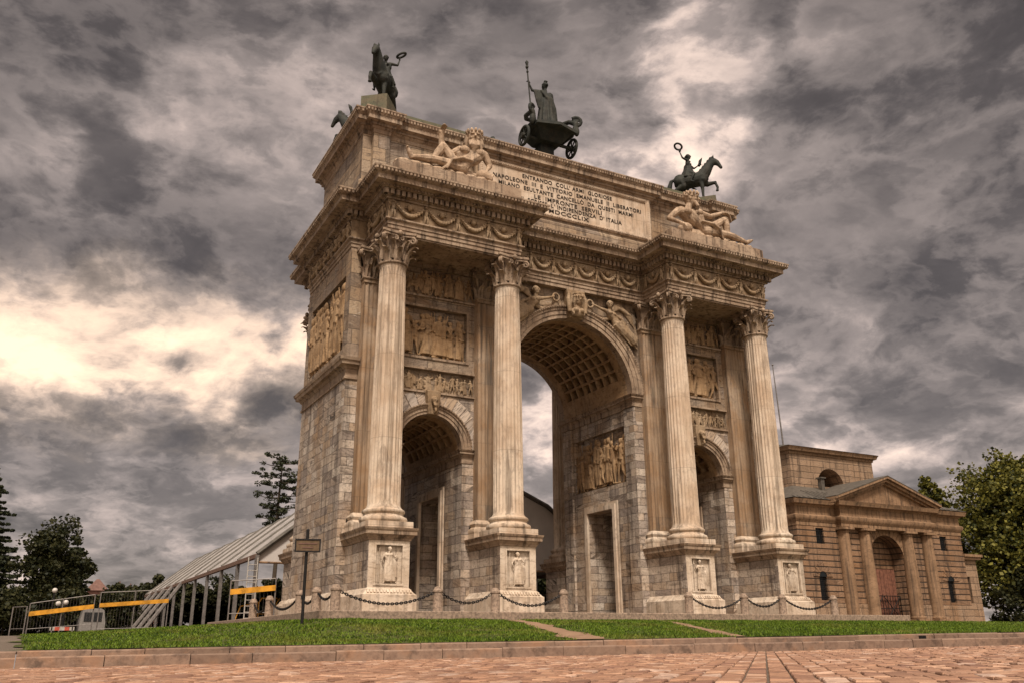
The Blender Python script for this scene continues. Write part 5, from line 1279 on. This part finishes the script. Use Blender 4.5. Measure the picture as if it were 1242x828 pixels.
# ------------------------------------------------------------------ bollards and chains
def bollard_mesh():
    m = M(); m.lathe([(.17,0),(.16,.02),(.155,.5),(.15,.62),(.17,.64),(.17,.69),(.14,.72),(.11,.79),(.05,.82)],18,(0,0,0)); return m.mesh('bollard', 40)
bm_ = bollard_mesh()
FB = [(-12.35,-.4),(-8.85,-.4),(-6.7,-.4),(-3.95,-.4),(1.7,-.4),(4.5,-.4),(6.55,-.4),(9.5,-.4)]; LB = [(-12.5,1.2),(-12.5,3.2),(-12.5,7.6),(-12.5,10.4)]
FL_ = ['stone bollard at the left front corner of the arch apron','stone bollard in front of the left side passage','stone bollard before the left inner pedestal','stone bollard at the left edge of the central passage',
      'stone bollard at the right edge of the central passage','stone bollard before the right side passage, left of the gap','stone bollard beside the outer right pedestal','rightmost stone bollard, standing against the gatehouse wall']
LL_ = ['stone bollard beside the left flank, just behind the dark sign post','stone bollard on the flank side, left of the dark sign post','stone bollard by the tent corner at the back of the flank','farthest stone bollard along the left flank, in front of the ladder']
BO = []
for (x, y), l in zip(FB+LB, FL_+LL_):
    o = obj('bollard', bm_, [] , None, (x,y,-.1)) if bm_.materials else obj('bollard', bm_, MAT['granite'], None, (x,y,-.1)); tag(o, l, 'bollard', 'stone bollards round the arch'); BO.append((x,y))
def chain(a, b, label):
    a, b = V((a[0],a[1],.5)), V((b[0],b[1],.5)); d = (b-a).normalized(); a += d*.165; b -= d*.165; L = (b-a).length; n = int(L*1.1/.085); m = M()
    def P(t): return a.lerp(b, t) + V((0,0,-.36*(1-(2*t-1)**2)*min(1,L/2.2)))
    for i in range(n):
        p, q = P(i/n), P((i+1)/n); c = (p+q)/2; t = (q-p).normalized(); s = t.cross(V((0,0,1))).normalized(); w = s if i % 2 else t.cross(s)
        m.tube([c + t*(.062*cos(2*pi*k/8)) + w*(.036*sin(2*pi*k/8)) for k in range(9)], .017, 5, False)
    tag(m.build('chain', MAT['darkiron'], None, 60), label, 'chain', 'chains between the bollards')
CH = [(0,1,'iron chain hanging across the left outer pedestal'),(1,2,'iron chain hanging before the left side passage'),(2,3,'iron chain hanging across the left inner pedestal'),(4,5,'iron chain hanging across the right inner pedestal'),(5,6,'iron chain before the outer right pedestal base'),(6,7,'rightmost iron chain, towards the gatehouse'),(0,8,'iron chain between the corner bollard and the flank'),(8,9,'short iron chain behind the sign post'),(9,10,'long iron chain at the back of the left flank'),(10,11,'farthest iron chain on the flank side by the tent')]
for i, j, l in CH: chain(BO[i], BO[j], l)
# sign post
sg = thing('sign_post', 'dark iron post with a small rectangular brown plate on the lawn before the left flank', 'sign', (-13.92,-2.44,-.4)); m = M()
m.tube([(-13.92,-2.44,-.55),(-13.92,-2.44,2.08)],.045,8); m.ball((-13.92,-2.44,2.1),.05,8,6); m.build('post', MAT['darkiron'], sg, 50)
c = V((-13.92,-2.52,1.66)); d = V((.97,-.24,0)); m = M(); m.obox(c, d*.37, (.006,.024,0), (0,0,.19)); pl_ = m.build('plate', MAT['signwood'], sg)
m = M()
for z in (.17,-.17): m.obox(c+V((-.008,-.03,z)), d*.37, (.003,.012,0), (0,0,.02))
for s in (-1,1): m.obox(c+V((-.008,-.03,0))+d*(s*.35), d*.02, (.003,.012,0), (0,0,.15))
m.build('plate_border', MAT['darkiron'], pl_)
m = M(); rnd = random.Random(5)
for z, x0, x1 in ((.05,-.27,.27),(-.06,-.15,.15)): m.obox(c+V((-.008,-.03,z))+d*((x0+x1)/2), d*((x1-x0)/2), (.002,.006,0), (0,0,.014))
m.build('plate_rule', MAT['rooftile'], pl_)

# ------------------------------------------------------------------ far buildings
fb = thing('far_tower', 'small reddish tower with a hipped roof far behind the left trees', 'building', (-10.5,131,-.1)); m = M(); m.box(-12.0,-9.4,130,132.6,0,6.9); m.build('wall', MAT['brickred'], fb)
m = M(); m.frust((-12.4,-9.0,129.6,133,6.9),(-10.9,-10.5,131.1,131.5,8.7)); m.build('roof', MAT['rooftile'], fb)
m = M(); 
for i in range(3): m.box(-11.7+.8*i,-11.2+.8*i,129.97,129.99,5.4,6.3)
m.build('window', MAT['glassdark'], fb)
fb = thing('far_house', 'long low house with a reddish roof far away left of the tent', 'building', (-4,133,-.1)); m = M(); m.box(-9.2,2,131,140,0,5.6); m.build('wall', MAT['brickred'], fb)
m = M(); m.frust((-9.6,2.4,130.6,140.4,5.6),(-8.4,1.2,134,137,7.3)); ro = m.build('roof', MAT['rooftile'], fb); m = M(); m.box(-7.5,-4.9,133.8,134.3,6.8,7.7); m.box(-7.3,-7.1,133.9,134.1,7.7,8.6); m.box(-5.6,-5.45,133.9,134.1,7.7,8.3); m.build('chimney', MAT['rooftile'], ro)
fb = thing('far_block', 'grey-roofed apartment block with chimneys behind the big tree on the right', 'building', (140,52,-.4)); m = M(); X0, Y0 = 130.5, 51.0; m.box(X0,X0+30,Y0,Y0+17,-.4,24.4)
m.build('wall', MAT['cream'], fb)
m = M(); m.frust((X0-.5,X0+30.5,Y0-.5,Y0+17.5,24.4),(X0+2,X0+28,Y0+3,Y0+14,27)); ro = m.build('roof', MAT['slate'], fb)
for x in (X0+1.6,X0+4.6): m = M(); m.box(x,x+.9,Y0+2.5,Y0+3.4,25.4,28.4); m.build('chimney', MAT['brickred'], ro)
for i in range(10):
    for z in (12,16,20): m = M(); m.box(X0+1+2.9*i,X0+2.4+2.9*i,Y0-.03,Y0-.01,z,z+2); m.build('window', MAT['glassdark'], fb)
SKY_MASKS = [(170,412,13,5,.15),(60,430,8,5,.05),(300,405,7,3,.06),(120,470,11,2.5,.05),(150,290,17,4.5,-.09),(290,120,7,4.5,.07),(20,215,6,3,.05),(120,90,13,6,-.07),(845,80,4,6,.14),(835,190,4,3,.06),(650,250,8,5,.03),(1150,90,14,9,-.07),(1000,60,7,6,-.05),(1070,330,9,5,-.05),(960,560,6,3,.07),(1100,570,9,2.5,.04),(645,580,4,6,.10),(560,40,8,5,-.04),(700,30,5,4,-.04),(120,610,16,4,.06),(1180,300,4,3,.04),(330,560,4,3,.05)]
# ------------------------------------------------------------------ trees
def leaves(m, c, r, n, size, rnd, flat=1.0, droop=0):
    c = V(c)
    for _ in range(n):
        u = rnd.random()**(1/3.0); a = rnd.uniform(0,2*pi); zz = rnd.uniform(-1,1); h = sqrt(1-zz*zz)
        p = c + V((r*u*h*cos(a), r*u*h*sin(a), r*u*zz*flat)); s = size*rnd.uniform(.6,1.3)
        d = V((rnd.gauss(0,1),rnd.gauss(0,1),rnd.gauss(-droop,.6))).normalized(); w = d.cross(V((rnd.gauss(0,1),rnd.gauss(0,1),rnd.gauss(0,1)))).normalized()*(s*.42)
        m.add([p-d*s*.5, p+w, p+d*s*.5, p-w], [(0,1,2,3)])
def broadleaf(name, label, x, y, H, R, seed, mat='leaf', base=-.2, nb=34, nl=260, size=.3, group=None, cat='tree'):
    rnd = random.Random(seed); r = thing(name, label, cat, (x,y,base), group); t = M(); cr = M(); th_ = H*.32
    t.tube([(x,y,base),(x+.1,y,base+th_*.6),(x,y+.1,base+th_),(x+rnd.uniform(-.3,.3),y,base+H*.7)],[H*.028,H*.022,H*.018,H*.006],9)
    for i in range(nb):
        f = (i+.5)/nb; z = base + H*(.22+.74*f); prof = sin(pi*min(1,(.16+.84*f)))**.6*(1-.25*f); a = i*2.399+rnd.uniform(-.4,.4); rr = R*prof*rnd.uniform(.55,1.0)
        c = V((x+rr*cos(a), y+rr*sin(a), z+rnd.uniform(-.04,.06)*H)); s = V((x,y,base+H*(.2+.55*f*.9))); t.tube([s, s.lerp(c,.5)+V((0,0,.03*H)), c],[H*.009,H*.006,H*.002],5)
        br = R*rnd.uniform(.2,.36)
        for k in range(3): q = c + V((rnd.gauss(0,.55)*br,rnd.gauss(0,.55)*br,rnd.gauss(0,.45)*br)); leaves(cr, q, br*rnd.uniform(.55,.95), nl//3, size, rnd, .75)
    for i in range(nb//2):
        a = rnd.uniform(0,2*pi); f = rnd.random(); rr = R*.4*sqrt(rnd.random()); leaves(cr, (x+rr*cos(a),y+rr*sin(a),base+H*(.3+.5*f)), R*.3, nl//2, size, rnd, .8)
    for i in range(nb):   # stray sprays that break the outline
        a = rnd.uniform(0,2*pi); f = rnd.random(); prof = sin(pi*min(1,(.16+.84*f)))**.6*(1-.25*f); rr = R*prof*rnd.uniform(1.0,1.16); leaves(cr, (x+rr*cos(a),y+rr*sin(a),base+H*(.24+.78*f)), R*.09, nl//12, size*.9, rnd)
    t.build('trunk', MAT['bark'], r, 60); cr.build('crown', MAT[mat], r)
def conifer(label, x, y, H, R, seed, base=-.3, bare=0.0, dens=1.0, mat='needle', droop=.25, name='conifer', levels=26):
    rnd = random.Random(seed); r = thing(name, label, 'tree', (x,y,base)); t = M(); cr = M()
    t.tube([(x,y,base),(x,y,base+H*.5),(x+.05,y,base+H)],[H*.018,H*.012,H*.002],8)
    for i in range(levels):
        f = (i+rnd.uniform(0,.6))/levels
        if f < bare: continue
        L = R*(1-f)**.8*rnd.uniform(.75,1.1) if bare == 0 else R*min(1,(1.12-f)*1.9)*rnd.uniform(.55,1.1)
        z = base+H*(.04+.95*f)
        for k in range(int(6 if bare == 0 else 4)):
            a = k*2*pi/(6 if bare == 0 else 4)+i*1.1+rnd.uniform(-.35,.35); L2 = L*rnd.uniform(.75,1.15); n = max(4,int(L2/.35)); pr_ = None
            pts = [V((x+cos(a)*L2*q/n, y+sin(a)*L2*q/n, z - droop*L2*(q/n)**1.2 + (.12*L2*(q/n)**3))) for q in range(n+1)]
            t.tube(pts, [H*.004*(1-.8*q/n)+.004 for q in range(n+1)], 5)
            for q in range(1 if bare == 0 else n//3, n+1):
                w = .5*L2*.28*(1.1-q/n)+.12
                leaves(cr, pts[q], w, int(26*dens), .26, rnd, .4, .8)
    leaves(cr, (x,y,base+H*.99), .2, 20, .25, rnd, 2)
    t.build('trunk', MAT['bark'], r, 60); cr.build('crown', MAT[mat], r)
def pine(label, x, y, H, seed, base=-.2):
    rnd = random.Random(seed); r = thing('pine_tree', label, 'tree', (x,y,base)); t = M(); cr = M()
    T = [V((x,y,base)),V((x+.15,y,base+H*.4)),V((x-.1,y,base+H*.7)),V((x+.1,y,base+H*.97))]; t.tube(T, [.3,.24,.17,.05], 9)
    for i in range(34):
        f = .5+.48*(i+.5)/34; a = i*2.4+rnd.uniform(-.5,.5); L = 3.9*(sin(pi*min(1,(1.06-f)*1.6+.12))**.7)*rnd.uniform(.55,1.1); z = base+H*f
        pts = [V((x+cos(a)*L*q, y+sin(a)*L*q, z + (.22*q*q-.16*q)*L)) for q in (0,.3,.6,1)]; t.tube(pts, [.09,.07,.05,.02], 5)
        for q in range(7):
            w = .28+.75*q/6; p = V((x+cos(a)*L*w, y+sin(a)*L*w, z+(.22*w*w-.16*w)*L)) + V((rnd.gauss(0,.3),rnd.gauss(0,.3),.18+rnd.gauss(0,.12)))
            if rnd.random() < .74: leaves(cr, p, rnd.uniform(.28,.66), 58, .22, rnd, .55)
    leaves(cr, T[-1], .7, 80, .3, rnd, .8)
    t.build('trunk', MAT['bark'], r, 60); cr.build('crown', MAT['needle'], r)
conifer('tall dark conifer with drooping branches at the left edge of the photograph', -24.6, 56.5, 13.6, 5.0, 1, dens=2.2, levels=30)
broadleaf('leafy_tree', 'bushy dark green tree left of the tent, right of the tall conifer', -19.3, 51.5, 8.3, 3.0, 2, 'leafdark', -.5, 46, 230, .26)
conifer('dark conifer with long pointed branches behind the bushy left tree', -17.4, 59.5, 8.4, 2.9, 3, -.5, dens=1.6)
pine('tall open pine tree rising above the tent roof beside the arch', 5.0, 80.5, 21.3, 4)
broadleaf('leafy_tree', 'big dense olive green tree behind the right end of the stone gatehouse', 64.4, 25.5, 15.4, 6.4, 5, 'leaf', -.2, 110, 330, .36)
broadleaf('leafy_tree', 'thinner upright tree just behind the pediment of the stone gatehouse', 61.8, 33.0, 15.6, 2.5, 6, 'leaf', -.2, 34, 190, .34)
for i, (x, y, h, w, l) in enumerate(((60.8,23.5,5.4,4.2,'low green bush at the foot of the big right tree, next to the gatehouse wing'),(66,21,5.5,4.4,'low green bush under the big right tree, at the right edge'),(72,19,5.2,3.8,'low green bush outside the right corner of the lawn'))): broadleaf('shrub', l, x, y, h+1.5, w, 60+i, 'leafdark', -2.0, 24, 260, .3, 'bushes below the right trees', 'shrub')
broadleaf('leafy_tree', 'dark tree at the far right edge, below the grey-roofed block', 72.5, 24.5, 14.0, 5.6, 7, 'leaf', -.2, 80, 300, .36)
LBL = ['dark tree beyond the tent, seen between the posts nearest the ladder','dark tree beyond the tent, seen between the middle posts','dark tree beyond the tent, seen just left of the middle posts','dark tree beyond the tent, seen behind the slanting struts','dark rounded tree just past the far left corner of the tent','dark tree seen under the tent gable through the central arch']
for i, (x, y) in enumerate(((1.5,66),(-2.5,66.5),(-6,66),(-9.6,66.5),(-12.6,67),(13.4,27))): broadleaf('low_tree', LBL[i], x, y, (5.4,5.2,5.0,5.0,4.6,5.6)[i], 3.0, 20+i, 'leafdark', -.7, 26, 330, .34, 'dark trees beyond the tent')
LB2 = ['dark round shrub at the left edge below the conifer','dark shrub under the bushy left tree','dark shrub behind the yellow fence board','dark shrub beside the grey van','dark shrub at the foot of the far reddish house']
for i, (x, y, h, w) in enumerate(((-26,47,4.2,3.4),(-22,47,3.4,2.6),(-19,49,3.2,2.4),(-14.6,52,3.4,2.4),(-14.2,60,3.2,2.8))): broadleaf('shrub', LB2[i], x, y, h, w, 40+i, 'leafdark', -.7, 20, 240, .3, 'dark shrubs beyond the fences', 'shrub')

# ------------------------------------------------------------------ camera, light, sky
cd = bpy.data.cameras.new('camera'); cam_o = bpy.data.objects.new('camera', cd); COL.objects.link(cam_o); scene.camera = cam_o
cd.sensor_width = 36; cd.lens = 36*1069.589/1242; cd.clip_start = .05; cd.clip_end = 3000
yaw, pit, rol = radians(28.248), radians(18.676), radians(-.437)
d = V((sin(yaw)*cos(pit), cos(yaw)*cos(pit), sin(pit))); r_ = V((cos(yaw), -sin(yaw), 0)); u_ = r_.cross(d)
r2 = r_*cos(rol)+u_*sin(rol); u2 = u_*cos(rol)-r_*sin(rol)
cam_o.matrix_world = Matrix(((r2.x,u2.x,-d.x,-21.057),(r2.y,u2.y,-d.y,-28.48),(r2.z,u2.z,-d.z,-.994),(0,0,0,1)))

SUN_AZ, SUN_EL = radians(206), radians(54)       # compass bearing (from +Y clockwise) of the soft sun behind the photographer
sl = bpy.data.lights.new('sun', 'SUN'); sl.energy = 1.5; sl.angle = radians(10); sl.color = (1,.875,.745)
so = bpy.data.objects.new('sun', sl); COL.objects.link(so)
sd = V((sin(SUN_AZ)*cos(SUN_EL), cos(SUN_AZ)*cos(SUN_EL), sin(SUN_EL))); so.rotation_euler = sd.to_track_quat('Z', 'Y').to_euler(); so.location = (0,-40,60)

w = bpy.data.worlds.new('World'); scene.world = w; w.use_nodes = True; t = NT(w.node_tree)
tc = t.n('ShaderNodeTexCoord'); D = t.vm('NORMALIZE', tc.outputs['Generated']); s = t.sep(D)
zc = t.m('ADD', t.m('MAXIMUM', s[2], 0.0), .34); P = t.comb(t.m('DIVIDE', s[0], zc), t.m('DIVIDE', s[1], zc), t.m('MULTIPLY', s[2], .8))
P = t.vm('ADD', P, (4.3, 1.7, 0)); wv = t.noise(P, 1.7, 5, .55, color=True)
Q = t.vm('ADD', t.vm('ADD', t.vm('MULTIPLY', P, (.62,.62,.62)), t.vm('MULTIPLY', D, (.45,.45,1.3))), t.vm('MULTIPLY', t.vm('SUBTRACT', wv, (.5,.5,.5)), (.2,.2,.2)))
lump = t.noise(Q, 3.2, 13, .58); fine = t.noise(Q, 14.0, 12, .64)
val = t.m('ADD', t.m('ADD', .5, t.m('MULTIPLY', t.m('SUBTRACT', lump, .5), 1.25)), t.m('MULTIPLY', t.m('SUBTRACT', fine, .5), .16))
def cloudlayer(val, sc, off, a, b, hi, depth, wgt):   # one bank of cloud: bright ragged rim, darker body
    n = t.noise(t.vm('ADD', Q, off), sc, 14, .585); n = t.m('ADD', n, t.m('MULTIPLY', t.m('SUBTRACT', fine, .5), .05))
    mask = t.m('MULTIPLY', t.ss(n, a, b), wgt); body = t.m('SUBTRACT', t.m('ADD', hi, t.m('MULTIPLY', t.m('SUBTRACT', fine, .5), .16)), t.m('MULTIPLY', t.ss(n, a, a+.17), depth))
    return t.n('ShaderNodeMix', dict(data_type='FLOAT'), i0=mask, i2=val, i3=body).outputs[0]
val = cloudlayer(val, 2.1, (3.1,7.7,1.2), .43, .57, .69, .38, .8)
val = cloudlayer(val, 4.4, (9.3,2.2,5.1), .48, .58, .66, .34, .65)
val = cloudlayer(val, 8.5, (1.4,4.9,8.3), .52, .62, .62, .24, .45)
val = t.m('ADD', t.m('MULTIPLY', t.m('SUBTRACT', val, .5), 1.12), .535)
def dirmask(px, py, a, b):   # soft ragged ellipse of a by b degrees round one direction of the sky
    v = (d + r2*((px-621)/1069.589) - u2*((py-414)/1069.589)).normalized(); h = V((v.y,-v.x,0)).normalized(); k = h.cross(v)
    dx = t.m('DIVIDE', t.vm('DOT_PRODUCT', D, tuple(h)), sin(radians(a))); dy = t.m('DIVIDE', t.vm('DOT_PRODUCT', D, tuple(k)), sin(radians(b)))
    q = t.m('ADD', t.m('ADD', t.m('MULTIPLY', dx, dx), t.m('MULTIPLY', dy, dy)), t.m('MULTIPLY', t.m('SUBTRACT', .5, lump), 3.2))
    q = t.m('ADD', q, t.m('MULTIPLY', t.m('SUBTRACT', .5, fine), 1.6))
    return t.m('MULTIPLY', t.ss(q, 1.25, .15), t.m('GREATER_THAN', t.vm('DOT_PRODUCT', D, tuple(v)), .3))
for (px, py, a, b, k) in SKY_MASKS: val = t.m('ADD', val, t.m('MULTIPLY', dirmask(px, py, a, b), k))
cl = t.ramp(val, [(.22,(.046,.041,.040)),(.34,(.092,.083,.081)),(.45,(.170,.153,.147)),(.55,(.275,.245,.234)),(.64,(.45,.39,.365)),(.74,(.76,.64,.57)),(.88,(1.12,.94,.77))])
cl = t.mix(t.m('MULTIPLY', dirmask(150, 425, 18, 6), .8), cl, (1.07,1.0,.87), 'MULTIPLY')
# unseen overcast behind the photographer, brightened to fill the stone fronts
behind = t.vm('DOT_PRODUCT', D, (-.12,-.62,.775)); lift = t.ss(behind, .42, .95)
low_ = t.m('MULTIPLY', t.ss(s[1], .1, -.3), t.ss(s[2], .38, .1)); cl = t.mix(t.m('MULTIPLY', low_, .75), cl, (.06,.055,.045))   # unseen dark band added low behind for roofs and trees, deepening portico shade
cl = t.mix(lift, cl, (1.15,.99,.84))
cl = t.mix(t.ss(s[2], .0, -.08), cl, (.12,.10,.085))
ns = t.n('ShaderNodeTexSky', dict(sky_type='NISHITA', sun_disc=False, sun_elevation=SUN_EL, sun_rotation=SUN_AZ))
sky = t.vm('ADD', t.vm('MULTIPLY', cl, (4.65,4.3,4.1)), t.vm('MULTIPLY', ns.outputs[0], (.02,.02,.02)))
bg = t.n('ShaderNodeBackground', Color=sky, Strength=.1); o = t.n('ShaderNodeOutputWorld'); t.set(o.inputs[0], bg.outputs[0])

scene.view_settings.view_transform = 'Standard'; scene.view_settings.look = 'None'; scene.view_settings.exposure = 1.42; scene.view_settings.gamma = 1.0
scene.view_settings.use_curve_mapping = False
scene.render.engine = 'CYCLES'; scene.cycles.max_bounces = 6; scene.cycles.diffuse_bounces = 2; scene.cycles.use_denoising = True
